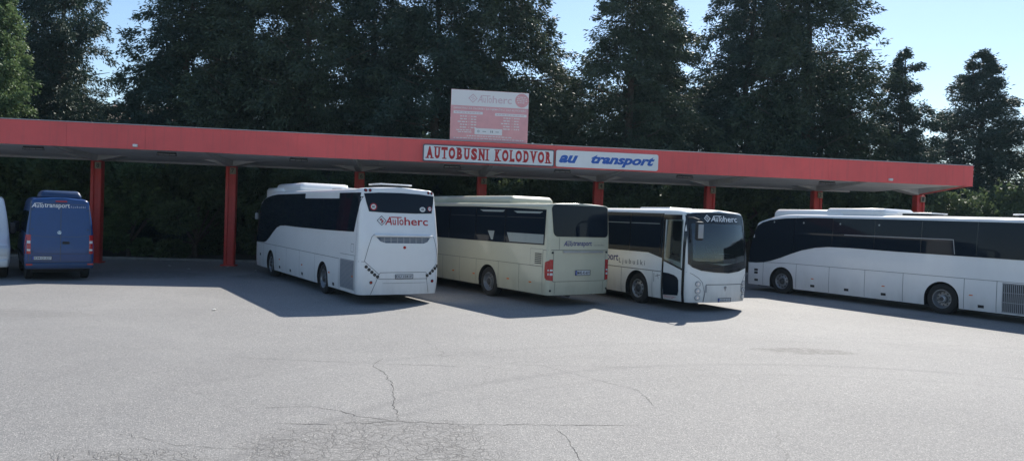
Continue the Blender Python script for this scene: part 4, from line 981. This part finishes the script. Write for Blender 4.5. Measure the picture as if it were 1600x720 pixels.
# ================================================================ ground
def sheet(name, pts, z, m, grid=0):
    b = bmesh.new(); V = [b.verts.new((x, y, z)) for x, y in pts]; f = b.faces.new(V); f.normal_update()
    if f.normal.z < 0: f.normal_flip()
    o = obj(name, b, m, smooth=False); tag(o, kind='structure'); return o
def asphalt():
    m, nt, bs = nmat('old_asphalt'); N = nt.nodes.new; Lk = nt.links.new
    tc = N('ShaderNodeTexCoord'); P = tc.outputs['Object']
    def noise(sc, det=4, ro=.6, dist=0, vec=P):
        n = N('ShaderNodeTexNoise'); n.inputs['Scale'].default_value = sc; n.inputs['Detail'].default_value = det; n.inputs['Roughness'].default_value = ro; n.inputs['Distortion'].default_value = dist; Lk(vec, n.inputs['Vector']); return n.outputs['Fac']
    def rng_(v, a, b, c, d):
        r = N('ShaderNodeMapRange'); r.inputs['From Min'].default_value = a; r.inputs['From Max'].default_value = b; r.inputs['To Min'].default_value = c; r.inputs['To Max'].default_value = d; Lk(v, r.inputs['Value']); return r.outputs[0]
    def mth(op, a, b=None):
        n = N('ShaderNodeMath'); n.operation = op
        for i, v in enumerate((a, b)):
            if v is None: continue
            if isinstance(v, (int, float)): n.inputs[i].default_value = v
            else: Lk(v, n.inputs[i])
        return n.outputs[0]
    def mix(f, a, b):
        n = N('ShaderNodeMix'); n.data_type = 'RGBA'
        if isinstance(f, float): n.inputs['Factor'].default_value = f
        else: Lk(f, n.inputs['Factor'])
        for k, v in (('A', a), ('B', b)):
            if isinstance(v, tuple): n.inputs[k].default_value = (*v, 1)
            else: Lk(v, n.inputs[k])
        return n.outputs['Result']
    big = rng_(noise(.16, 5, .6, .6), .32, .68, 0, 1); mid = rng_(noise(1.1, 6, .7), .3, .7, 0, 1)
    col = mix(big, (.218, .213, .206), (.286, .279, .267)); col = mix(mth('MULTIPLY', mid, .35), col, (.19, .19, .19))
    # exposed aggregate
    vo = N('ShaderNodeTexVoronoi'); vo.inputs['Scale'].default_value = 75; Lk(P, vo.inputs['Vector'])
    sp = N('ShaderNodeSeparateColor'); Lk(vo.outputs['Color'], sp.inputs[0])
    col = mix(rng_(sp.outputs[0], .80, .86, 0, .46), col, (.50, .48, .45)); col = mix(rng_(sp.outputs[1], .70, .76, 0, .44), col, (.09, .09, .095))
    vo3 = N('ShaderNodeTexVoronoi'); vo3.inputs['Scale'].default_value = 28; Lk(P, vo3.inputs['Vector'])
    sp3 = N('ShaderNodeSeparateColor'); Lk(vo3.outputs['Color'], sp3.inputs[0])
    dm = rng_(vo3.outputs['Distance'], .012, .022, 1, 0)
    col = mix(mth('MULTIPLY', rng_(sp3.outputs[0], .82, .84, 0, .45), rng_(vo3.outputs['Distance'], .25, .35, 1, 0)), col, (.50, .48, .44))
    col = mix(mth('MULTIPLY', rng_(sp3.outputs[1], .86, .88, 0, .4), rng_(vo3.outputs['Distance'], .25, .35, 1, 0)), col, (.07, .07, .07))
    sx = N('ShaderNodeSeparateXYZ'); Lk(P, sx.inputs[0]); X_, Y_ = sx.outputs[0], sx.outputs[1]
    warp = N('ShaderNodeTexNoise'); warp.inputs['Scale'].default_value = 1.7; warp.inputs['Detail'].default_value = 5; Lk(P, warp.inputs['Vector'])
    wv = N('ShaderNodeVectorMath'); wv.operation = 'MULTIPLY_ADD'; Lk(warp.outputs['Color'], wv.inputs[0]); wv.inputs[1].default_value = (.55, .55, .55); Lk(P, wv.inputs[2])
    def cracks(sc, th):
        v = N('ShaderNodeTexVoronoi'); v.feature = 'DISTANCE_TO_EDGE'; v.inputs['Scale'].default_value = sc; v.inputs['Randomness'].default_value = 1; Lk(wv.outputs[0], v.inputs['Vector']); return rng_(v.outputs['Distance'], th * .4, th, 1, 0)
    def blob(cx, cy, rx, ry):
        a = mth('POWER', mth('DIVIDE', mth('SUBTRACT', X_, cx), rx), 2); b = mth('POWER', mth('DIVIDE', mth('SUBTRACT', Y_, cy), ry), 2)
        d = mth('SQRT', mth('ADD', mth('POWER', mth('ABSOLUTE', mth('DIVIDE', mth('SUBTRACT', X_, cx), rx)), 2), mth('POWER', mth('ABSOLUTE', mth('DIVIDE', mth('SUBTRACT', Y_, cy), ry)), 2)))
        return rng_(mth('ADD', d, mth('MULTIPLY', mth('SUBTRACT', noise(1.2, 5, .7), .5), 1.4)), .7, 1.05, 1, 0)
    patch = mth('MAXIMUM', blob(-1.5, 8.7, 1.7, 1.3), blob(-4.1, 7.5, 1.5, .9))
    fine = mth('MAXIMUM', mth('MULTIPLY', cracks(6.5, .05), .75), mth('MAXIMUM', mth('MULTIPLY', cracks(3.2, .022), .9), cracks(1.3, .008)))
    ck = mth('MULTIPLY', fine, patch)
    col = mix(mth('MULTIPLY', mth('MULTIPLY', patch, rng_(noise(2.2, 5, .7), .3, .7, .15, 1)), .18), col, (.15, .14, .125))
    col = mix(mth('MULTIPLY', ck, .48), col, (.06, .055, .05))
    sparse = mth('MULTIPLY', cracks(.22, .0028), rng_(noise(.12, 2), .47, .55, 0, 1)); col = mix(mth('MULTIPLY', sparse, .35), col, (.07, .068, .065))
    # scuffed tyre arcs, rubbed-in oil and drip stains
    def arc(cx, cy, r, w, k, x0):
        d = mth('SQRT', mth('ADD', mth('POWER', mth('SUBTRACT', X_, cx), 2), mth('POWER', mth('SUBTRACT', Y_, cy), 2)))
        a = rng_(mth('ABSOLUTE', mth('SUBTRACT', d, r)), w * .3, w, 1, 0)
        return mth('MULTIPLY', mth('MULTIPLY', a, k), mth('MULTIPLY', rng_(noise(.5, 4), .3, .7, .2, 1), mth('GREATER_THAN', X_, x0)))
    for A_ in ((6.2, 5.2, 9.6, .16, .30, -9), (6.0, 4.6, 9.2, .12, .16, -9), (-2, -4, 24.5, .20, .12, -30), (10, -2, 20, .18, .12, -30)): col = mix(arc(*A_), col, (.10, .10, .105))
    def stain(cx, cy, rx, ry, k): return mth('MULTIPLY', blob(cx, cy, rx, ry), mth('MULTIPLY', rng_(noise(5, 5, .8), .35, .6, 0, 1), k))
    for a in ((6.5, 16.5, 1.1, .45, .6), (-8.5, 30, 2.5, 2.0, .6), (-2, 29, 2.0, 3.0, .45), (4, 27, 1.5, 3.0, .4), (-14, 29, 2.6, 2.2, .5), (12.5, 24, 1.2, .7, .3), (-12, 18, 2.2, .8, .22)): col = mix(stain(*a), col, (.06, .055, .05))
    Lk(col, bs.inputs['Base Color']); bs.inputs['Roughness'].default_value = .72; bs.inputs['Specular IOR Level'].default_value = .35
    h = mth('ADD', mth('MULTIPLY', noise(42, 6, .75), 1.0), mth('MULTIPLY', vo.outputs['Distance'], .5)); h = mth('SUBTRACT', h, mth('MULTIPLY', ck, 1.2)); h = mth('ADD', h, mth('MULTIPLY', noise(3, 4), .8))
    bp = N('ShaderNodeBump'); bp.inputs['Strength'].default_value = .65; bp.inputs['Distance'].default_value = .012; Lk(h, bp.inputs['Height']); Lk(bp.outputs[0], bs.inputs['Normal'])
    return m
M['asphalt'] = asphalt()
M['soil'] = mat('dry_soil', (.13, .105, .075), .95, var=.35, vscale=1.5, bump=.5, bscale=15)
M['grassy'] = mat('rough_grass', (.10, .11, .05), .95, var=.4, vscale=.6)
sheet('ground', [(-900, -900), (900, -900), (900, 1500), (-900, 1500)], 0, 'soil')
def cl2(x, y): v = clocal(x, y, 0); return (v.x, v.y)
edge = 2.35
sheet('asphalt_lot', [(-90, -60), (90, -60), cl2(95, edge), cl2(-75, edge)], .004, 'asphalt')
kb = bmesh.new(); x = -60
while x < 60:
    box(kb, x + .01, x + .99, edge, edge + .14, 0, .12 + random.uniform(-.006, .006), bev=.015, seg=1); x += 1
k_ = obj('kerb', kb, 'kerb'); k_.location = O0; k_.rotation_euler = (0, 0, TH); tag(k_, kind='structure')
# long wandering cracks
crk = bmesh.new()
def crack(pts, w):
    V = []; P = [Vector((*p, 0)) for p in pts]; Q = []
    for a, b in zip(P, P[1:]):
        n = max(2, int((b - a).length / .09))
        for i in range(n): Q.append(a.lerp(b, i / n) + Vector((random.gauss(0, .016), random.gauss(0, .016), 0)))
    Q.append(P[-1]); prev = None
    for i, q in enumerate(Q):
        d = (Q[min(i + 1, len(Q) - 1)] - Q[max(i - 1, 0)]).normalized(); nrm = Vector((-d.y, d.x, 0)); ww = w * random.uniform(.4, 1.3) * min(1, (i + 1) / 4, (len(Q) - i) / 4)
        c = (crk.verts.new((q.x - nrm.x * ww, q.y - nrm.y * ww, .008)), crk.verts.new((q.x + nrm.x * ww, q.y + nrm.y * ww, .008)))
        if prev: crk.faces.new((prev[0], c[0], c[1], prev[1]))
        prev = c
crack([(-2.32, 14.0), (-2.40, 13.3), (-2.10, 12.8), (-1.80, 11.9), (-1.66, 11.0), (-1.52, 10.35), (-1.40, 9.9)], .0045)
crack([(-3.4, 10.2), (-2.7, 10.4), (-2.2, 10.2), (-1.9, 9.95), (-1.4, 9.8), (-.6, 9.75), (.3, 9.85), (1.8, 10.0)], .005)
crack([(-2.9, 9.5), (-2.2, 9.55), (-1.6, 9.75), (-1.4, 9.85)], .006)
crack([(.63, 9.85), (.80, 9.2), (.85, 8.5), (1.1, 7.6)], .003); crack([(-4.6, 8.9), (-3.7, 8.5), (-2.9, 8.45), (-2.4, 8.6)], .003)
crack([(-.2, 13.8), (2.5, 14.0), (4.0, 13.9)], .003); crack([(.6, 13.9), (1.4, 12.9), (2.1, 12.1), (2.2, 11)], .003); crack([(-5, 13.6), (-2.3, 13.5), (-.8, 13.5)], .005)
o = obj('pavement_crack', crk, 'under', smooth=False); tag(o, kind='structure')
# litter in the shade
for i, (x, y) in enumerate([(-10.9, 32.2), (-9.7, 31.6), (-12.6, 33.6), (-10.2, 35.2), (-13.6, 31.9), (-7.7, 19.7), (-8.8, 34.9), (-15.0, 33.2)]):
    b = bmesh.new(); n_ = 6; V = [b.verts.new((math.cos(a) * random.uniform(.05, .12), math.sin(a) * random.uniform(.04, .08), random.uniform(.012, .045))) for a in [2 * math.pi * j / n_ for j in range(n_)]]
    c = b.verts.new((0, 0, .05))
    for j in range(n_): b.faces.new((V[j], V[(j + 1) % n_], c))
    bmesh.ops.solidify(b, geom=b.faces[:], thickness=.002)
    o = obj('litter_scrap', b, 'paper', smooth=False); o.location = (x, y, .004); o.rotation_euler = (0, 0, random.uniform(0, 6))
    tag(o, 'small pale crumpled scrap of paper lying on the shaded asphalt', 'litter', 'scraps of litter on the asphalt')

# ================================================================ vegetation
def leafmesh(name, pos, dirs, size, m, droop=.3, w=.45, seed=0):
    """one kite-shaped leaf or spray face per row of pos"""
    r = np.random.default_rng(seed); n = len(pos)
    d = dirs / (np.linalg.norm(dirs, axis=1, keepdims=True) + 1e-9); d = d + r.normal(0, .45, (n, 3)); d[:, 2] -= droop; d /= np.linalg.norm(d, axis=1, keepdims=True)
    a = r.normal(0, 1, (n, 3)); s = np.cross(d, a); s /= np.linalg.norm(s, axis=1, keepdims=True) + 1e-9
    L = size * r.uniform(.5, 1.3, (n, 1)); Wd = L * w
    nz = np.cross(d, s)
    v = np.empty((n, 4, 3)); v[:, 0] = pos; v[:, 1] = pos + d * L * .5 + s * Wd * .5; v[:, 2] = pos + d * L + nz * L * .12; v[:, 3] = pos + d * L * .45 - s * Wd * .5
    me = bpy.data.meshes.new(name); me.vertices.add(n * 4); me.vertices.foreach_set('co', v.reshape(-1).astype(np.float32))
    me.loops.add(n * 4); me.loops.foreach_set('vertex_index', np.arange(n * 4, dtype=np.int32)); me.polygons.add(n)
    me.polygons.foreach_set('loop_start', np.arange(0, n * 4, 4, dtype=np.int32)); me.polygons.foreach_set('loop_total', np.full(n, 4, dtype=np.int32))
    me.update(calc_edges=True); me.validate(); me.materials.append(M[m]); return me
def trunkmesh(H, r0, branches, m='bark'):
    b = bmesh.new(); n = 7; pts = [Vector((random.gauss(0, .04) * i, random.gauss(0, .04) * i, H * i / n)) for i in range(n + 1)]
    for i in range(n): cyl(b, pts[i], pts[i + 1], r0 * (1 - i / n) + .03, r0 * (1 - (i + 1) / n) + .03, seg=9, caps=False)
    for z, a, l, sl in branches:
        p0 = Vector((0, 0, z)); p1 = p0 + Vector((math.cos(a) * l, math.sin(a) * l, l * sl)); cyl(b, p0, p1, .035 + .012 * l, .012, seg=5, caps=False)
    me = bpy.data.meshes.new('trunk'); b.to_mesh(me); b.free(); me.materials.append(M[m]); return me
def conifer(seed, H=18., R=3.2, base=.04, nb=250, leaf=.21, shape=.55, m='conifer', droop=.3, rag=.35, nleaf=135000, topw=.03, sag=.28, up=.10, body=.30, lw=.34, lob=.35):
    """tapering crown of separate boughs; each bough sags and carries tufts of narrow sprays"""
    r = np.random.default_rng(seed); pos = []; drs = []; br = []
    per = max(4, int(nleaf / nb / 13))
    lobes = [(r.uniform(0, 6.28), r.uniform(.15, .95), r.uniform(1 - lob, 1 + lob), r.uniform(.04, .12)) for _ in range(16)]
    for i in range(nb):
        f = ((i + r.random()) / nb) ** 1.3; z = H * (base + (1 - base) * f)
        prof = R * ((1 - f) ** shape + topw) * (.8 + .2 * min(1, f * 6)); a = r.uniform(0, 2 * np.pi); k = 1.0
        for la, lf, lk, lw_ in lobes: k += (lk - 1) * math.exp(-((f - lf) / lw_) ** 2) * max(0, math.cos(a - la))
        l = max(.16, prof * k * r.uniform(1 - rag, 1 + rag * .6)); sl = up + r.uniform(-.12, .22)
        br.append((z, a, l * .8, sl))
        t = r.uniform(.12, 1.02, 13) ** .8; sag_ = sag * l
        c = np.stack([math.cos(a) * l * t, math.sin(a) * l * t, z + l * t * sl - sag_ * t ** 2.2], 1)
        side = np.array([-math.sin(a), math.cos(a), 0]); c += side * (r.normal(0, 1, (13, 1)) * (.06 + body * l * .30 * (1 - t[:, None] * .75)))
        c[:, 2] += r.normal(0, .07 + .03 * l, 13)
        pk = max(3, int(per * min(1.35, .18 + l / (R * .62))))
        for cc, tt in zip(c, t):
            sc = (.07 + .22 * min(1, l / 2) * (1.25 - tt)); q = cc + r.normal(0, 1, (pk, 3)) * np.array([sc * 1.25, sc * 1.25, sc * .7]); pos.append(q)
            drs.append((q - cc) * .8 + np.array([math.cos(a), math.sin(a), -.15]) * .42)
    return leafmesh('crown', np.concatenate(pos), np.concatenate(drs), leaf, m, droop, lw, seed), trunkmesh(H * .97, .20 + H * .007, br[::3])
def shrub(seed, H, R, leaf=.16, m='bush', n=22000, blobs=16):
    r = np.random.default_rng(seed); pos = []; drs = []; br = []
    for i in range(blobs):
        f = r.uniform(.05, .86); a = r.uniform(0, 6.28); rr = R * r.uniform(.1, .85) * (1 - .45 * f); c = np.array([math.cos(a) * rr, math.sin(a) * rr, H * f])
        k = n // blobs; s = r.uniform(.28, .52) * min(R, H) * .62
        q = r.normal(0, 1, (k, 3)); q /= np.linalg.norm(q, axis=1, keepdims=True); q *= (r.uniform(.25, 1.12, (k, 1)) ** .5) * s; q[:, 2] *= .8
        p = c + q; p[:, 2] = np.abs(p[:, 2]) + .02; pos.append(p); drs.append(q + np.array([0, 0, .15])); br.append((.1 + H * .1, a, rr + .2, f * H / (rr + .3) * .8))
    # shoots sticking out
    for i in range(int(blobs * 2)):
        a = r.uniform(0, 6.28); f = r.uniform(.4, 1); base = np.array([math.cos(a) * R * .6 * (1 - f * .5), math.sin(a) * R * .6 * (1 - f * .5), H * f * .9])
        d = np.array([math.cos(a) * .6, math.sin(a) * .6, r.uniform(.3, 1)]); tt = r.uniform(0, 1, (60, 1)); q = base + d * tt * H * .22 + r.normal(0, .07, (60, 3)); pos.append(q); drs.append(np.tile(d, (60, 1)) + r.normal(0, .6, (60, 3)))
    return leafmesh('crown', np.concatenate(pos), np.concatenate(drs), leaf, m, .2, .6, seed), trunkmesh(H * .6, .08, [(b[0], b[1], min(b[2], R * .7), min(b[3], 1.5)) for b in br])
def plant(name, meshes, loc, rz, sc, label, cat, group=None):
    t = empty(name, loc, rz, label, cat, group); t.scale = sc if isinstance(sc, tuple) else (sc,) * 3
    for nm, me in zip(('crown', 'trunk'), meshes):
        c = bpy.data.objects.new(nm, me); C.objects.link(c); c.parent = t
    return t
VA = [conifer(1, 18, 4.6, shape=.46), conifer(2, 18, 4.9, shape=.43, m='conifer2', rag=.4, sag=.4), conifer(3, 18, 4.7, shape=.50, rag=.42), conifer(4, 18, 5.1, shape=.46, m='conifer2', droop=.5, sag=.45)]
VOPEN = conifer(8, 15.5, 6.0, base=.08, nb=210, shape=.88, rag=.20, nleaf=150000, droop=.1, sag=.12, up=.08, body=.45, lob=.05)
VTHIN = conifer(9, 14.5, 3.5, base=.1, nb=110, shape=.72, rag=.5, nleaf=75000, sag=.15, up=.25)
GR = 'tall dark conifers behind the canopy'
TR = [  # variant, x, y, height, width factor, label
 (0, -27.3, 45.0, 18.6, .76, 'tall dark conifer between the ivy covered tree and the left sky gap'),
 (2, -19.5, 45.5, 18.2, .92, 'tall dark conifer just right of the left sky gap'),
 (1, -16.3, 46.5, 19.0, 1.1, 'tall olive dark conifer in the unbroken stretch above the red lettered coach front'),
 (3, -12.4, 45.0, 18.4, 1.0, 'tall drooping conifer with yellowish sprays behind post six of the canopy'),
 (0, -8.6, 46.5, 18.2, .95, 'tall dark conifer left of the pink board with small sky holes beside it'),
 (2, -4.9, 45.3, 18.5, 1.0, 'tall dark conifer rising directly behind the left edge of the pink board'),
 (1, -1.1, 46.0, 19.0, .94, 'tall dark conifer right of the pink board and left of the middle sky gap'),
 (3, 6.8, 46.0, 17.4, 1.04, 'broad conifer with yellow green tips right of the middle sky gap'),
 (0, 9.0, 48.0, 16.6, .7, 'dark conifer partly hidden by the broad yellow green tipped one'),
 (2, 14.9, 48.5, 19.2, .90, 'tall dark conifer right of the narrow right hand sky gap'),
 (1, 18.4, 48.0, 20.0, 1.02, 'tallest dark conifer at the right, its edge sloping down against open sky'),
]
FW = 1.0
for v, x, y, h, w, l in TR:
    s = h * 1.13 / 18; plant('conifer_tree', VA[v], (x * 1.055, y + 2.5, 0), random.uniform(0, 6), (s * w * FW, s * w * FW, s), l, 'tree', GR)
plant('conifer_tree', VTHIN, (25.4, 50, 0), 1.0, (1.0, 1.0, 1.0), 'thin ragged conifer against the sky left of the lone conifer', 'tree', GR)
plant('conifer_tree', VOPEN, (33.6, 55, 0), 2.0, (1.15, 1.15, 1.02), 'lone open branched conifer with a pointed top at the far right', 'tree', GR)
BKL = ['smaller second row conifer %s' % s for s in ('behind the ivy covered tree', 'below the left sky gap', 'behind the trees above post seven', 'behind the trees above post six', 'left of the pink board', 'behind the pink board', 'below the middle sky gap', 'behind the yellow green tipped conifer', 'below the right sky gap', 'behind the tallest conifer', 'below the thin ragged conifer', 'between the thin and the lone conifer', 'at the right edge behind the lone conifer')]
for i, (x, h) in enumerate(((-33, 14), (-26.8, 11.0), (-21.5, 13.5), (-15.3, 12.5), (-10.2, 12), (-3, 12), (3.2, 13.2), (8.8, 12.5), (13.2, 12.5), (21.5, 13.5), (27.6, 9.6), (31.5, 7.6), (39.5, 9.5))):
    s = h / 18; plant('conifer_tree', VA[(i * 3 + 1) % 4], (x, 53.5 + (i % 3), 0), i * 1.3, (s * 1.35, s * 1.35, s), BKL[i], 'tree', 'second row of conifers further back')
# ivy covered tree at the left edge
iv = conifer(21, 16, 3.4, base=.03, shape=.60, m='ivy', leaf=.17, lw=.7, rag=.3, nleaf=80000, sag=.3)
plant('ivy_tree', iv, (-28.6, 41.6, 0), 0, (.90, .90, .95), 'sunlit ivy covered tree at the left edge of the picture', 'tree')
SH = [shrub(31, 4.6, 2.4), shrub(32, 4.6, 2.6), shrub(33, 4.6, 2.3, m='ivy', leaf=.20)]
hl = ['at the far left edge behind the white van', 'above the blue van roof, left of the leftmost post', 'right behind the leftmost red post', 'in the bay right of the leftmost post', 'in the open bay left of post seven', 'right behind post seven', 'behind the front of the red lettered coach', 'above the roof of the red lettered coach', 'above the beige coach front end', 'behind post five', 'between posts five and four', 'behind post four', 'above the front facing coach', 'behind post three', 'between posts three and two', 'behind post two', 'between posts two and one', 'behind post one', 'right of post one above the long coach', 'at the right edge above the long coach']
for i in range(20):
    x = -9.5 + i * 3.1; p = clocal(x, 4.9 + (i % 3) * .5, 0); k = 2 if i in (0, 1, 2, 3) else i % 2; s = (1.0 + .14 * ((i * 7) % 3)) * (1.05 if i < 4 else 1.12)
    plant('bush', SH[k], p, i * 1.7, (s * 1.1, s * 1.05, s * 1.0), 'dense leafy bush behind the canopy, ' + hl[i], 'bush', 'hedge of bushes behind the canopy')
ol = shrub(41, 7.5, 3.6, leaf=.2, m='olive', n=26000, blobs=20)
plant('olive_shrub', ol, (32.6, 45.5, 0), 0, (.80, .80, .92), 'sunlit yellow green shrub at the right edge above the long coach', 'shrub')
bl = shrub(42, 5, 3.0, leaf=.2, m='ivy', n=22000)
plant('leafy_shrub', bl, (-30.5, 37.2, 0), 0, (.95, .95, .95), 'pale leafed shrub at the left edge behind the vans', 'shrub')
# leaf litter / weeds along the kerb
# ================================================================ far things
hb = bmesh.new(); nseg = 120; ringv = []
for i in range(nseg):
    a = 2 * math.pi * i / nseg; d = 620; h = 48 + 26 * math.sin(a * 3 + 1) + 16 * math.sin(a * 7) + 7 * math.sin(a * 17)
    h *= .42
    row = [hb.verts.new((math.cos(a) * (d + k * 60), math.sin(a) * (d + k * 60), hh - .5)) for k, hh in enumerate((0, h * .45, h * .8, h))]
    ringv.append(row)
for i in range(nseg):
    for k in range(3): hb.faces.new((ringv[i][k], ringv[(i + 1) % nseg][k], ringv[(i + 1) % nseg][k + 1], ringv[i][k + 1]))
bmesh.ops.recalc_face_normals(hb, faces=hb.faces[:])
M['hillm'] = mat('hill_scrub', (.10, .115, .075), .95, var=.5, vscale=.05)
tag(obj('hills', hb, 'hillm'), kind='structure')
def house(loc, rz, w, d, h, label, rh=1.8):
    t = empty('house', loc, rz, label, 'house')
    b = bmesh.new(); box(b, -w / 2, w / 2, -d / 2, d / 2, 0, h); wl = obj('wall', b, 'wall', t)
    b = bmesh.new(); V = [b.verts.new(c) for c in ((-w / 2 - .5, -d / 2 - .5, h), (w / 2 + .5, -d / 2 - .5, h), (w / 2 + .5, d / 2 + .5, h), (-w / 2 - .5, d / 2 + .5, h), (-w / 2 + 1, 0, h + rh), (w / 2 - 1, 0, h + rh))]
    for f in ((0, 1, 5, 4), (1, 2, 5), (2, 3, 4, 5), (3, 0, 4), (3, 2, 1, 0)): b.faces.new([V[i] for i in f])
    rf = obj('roof', b, 'tiles', t, smooth=False)
    b = bmesh.new(); box(b, 1.0, 1.6, -.3, .3, h + .6, h + rh + .7); obj('chimney', b, 'wall', rf)
    fl = int(h // 2.9)
    for j in range(fl):
        for i in range(int(w // 2.8)):
            x = -w / 2 + 1.4 + i * 2.8
            for sy in (-1, 1):
                y0 = sy * d / 2
                b = bmesh.new(); box(b, x - .6, x + .6, min(y0, y0 + sy * .04), max(y0, y0 + sy * .04), j * 2.9 + .9, j * 2.9 + 2.3); wi = obj('window', b, 'paper', t)
                b = bmesh.new(); box(b, x - .52, x + .52, min(y0 + sy * .04, y0 + sy * .055), max(y0 + sy * .04, y0 + sy * .055), j * 2.9 + .98, j * 2.9 + 2.22); obj('pane', b, 'glass', wi)
    return t
house((-31.0, 68, 0), .2, 11, 8, 9.6, 'pale house with a tiled roof glimpsed through the gap between the left trees')
house((6, -46, 0), .1, 34, 10, 6.2, 'pale two storey building across the lot behind the viewer', 2.0)

# ================================================================ added haze box round everything, lifting the darks like a window glass veil
hb = bmesh.new(); box(hb, -1000, 1000, -1000, 1600, -1, 46)
hz = bpy.data.materials.new('added_veil'); hz.use_nodes = True; nt = hz.node_tree; nt.nodes.clear()
ou = nt.nodes.new('ShaderNodeOutputMaterial'); pv = nt.nodes.new('ShaderNodeVolumePrincipled'); pv.inputs['Color'].default_value = (.55, .80, 1, 1); pv.inputs['Density'].default_value = .00020; pv.inputs['Anisotropy'].default_value = .35
nt.links.new(pv.outputs[0], ou.inputs['Volume'])
hzo = obj('haze', hb, hz, smooth=False); tag(hzo, kind='stuff')
# ================================================================ light, sky, camera
AZ = math.atan2(.396, .931); EL = math.atan(1 / math.hypot(.396, .931))
sun = bpy.data.lights.new('sun', 'SUN'); sun.energy = 3.7; sun.angle = rad(.5); sun.color = (1, .95, .87)
so = bpy.data.objects.new('sun', sun); C.objects.link(so)
sd = Vector((math.sin(AZ) * math.cos(EL), math.cos(AZ) * math.cos(EL), math.sin(EL))); so.rotation_euler = sd.to_track_quat('Z', 'Y').to_euler(); so.location = sd * 60
w = bpy.data.worlds.new('World'); S.world = w; w.use_nodes = True; nt = w.node_tree; bg = nt.nodes['Background']
sk = nt.nodes.new('ShaderNodeTexSky'); sk.sky_type = 'NISHITA'; sk.sun_disc = False; sk.sun_elevation = EL; sk.sun_rotation = AZ; sk.altitude = 100; sk.air_density = 1.0; sk.dust_density = .35; sk.ozone_density = 1.8
hs = nt.nodes.new('ShaderNodeHueSaturation'); hs.inputs['Saturation'].default_value = 1.05; nt.links.new(sk.outputs[0], hs.inputs['Color']); nt.links.new(hs.outputs[0], bg.inputs[0]); bg.inputs[1].default_value = .085
S.view_settings.view_transform = 'Standard'; S.view_settings.look = 'None'; S.view_settings.exposure = .88; S.view_settings.gamma = 1
cam = bpy.data.cameras.new('camera'); co = bpy.data.objects.new('camera', cam); C.objects.link(co); S.camera = co
cam.sensor_width = 36; cam.lens = 1180.65 / 1600 * 36; cam.clip_end = 4000; cam.clip_start = .1
p, r = rad(1.0725), rad(1.9884)
F = Vector((0, math.cos(p), -math.sin(p))); U0 = Vector((0, math.sin(p), math.cos(p))); R0 = Vector((1, 0, 0))
R_ = R0 * math.cos(r) + U0 * math.sin(r); U_ = -R0 * math.sin(r) + U0 * math.cos(r)
co.matrix_world = Matrix(((R_.x, U_.x, -F.x, 0), (R_.y, U_.y, -F.y, 0), (R_.z, U_.z, -F.z, 2.723), (0, 0, 0, 1)))
S.cycles.max_bounces = 8; S.cycles.transparent_max_bounces = 12; S.cycles.use_denoising = True
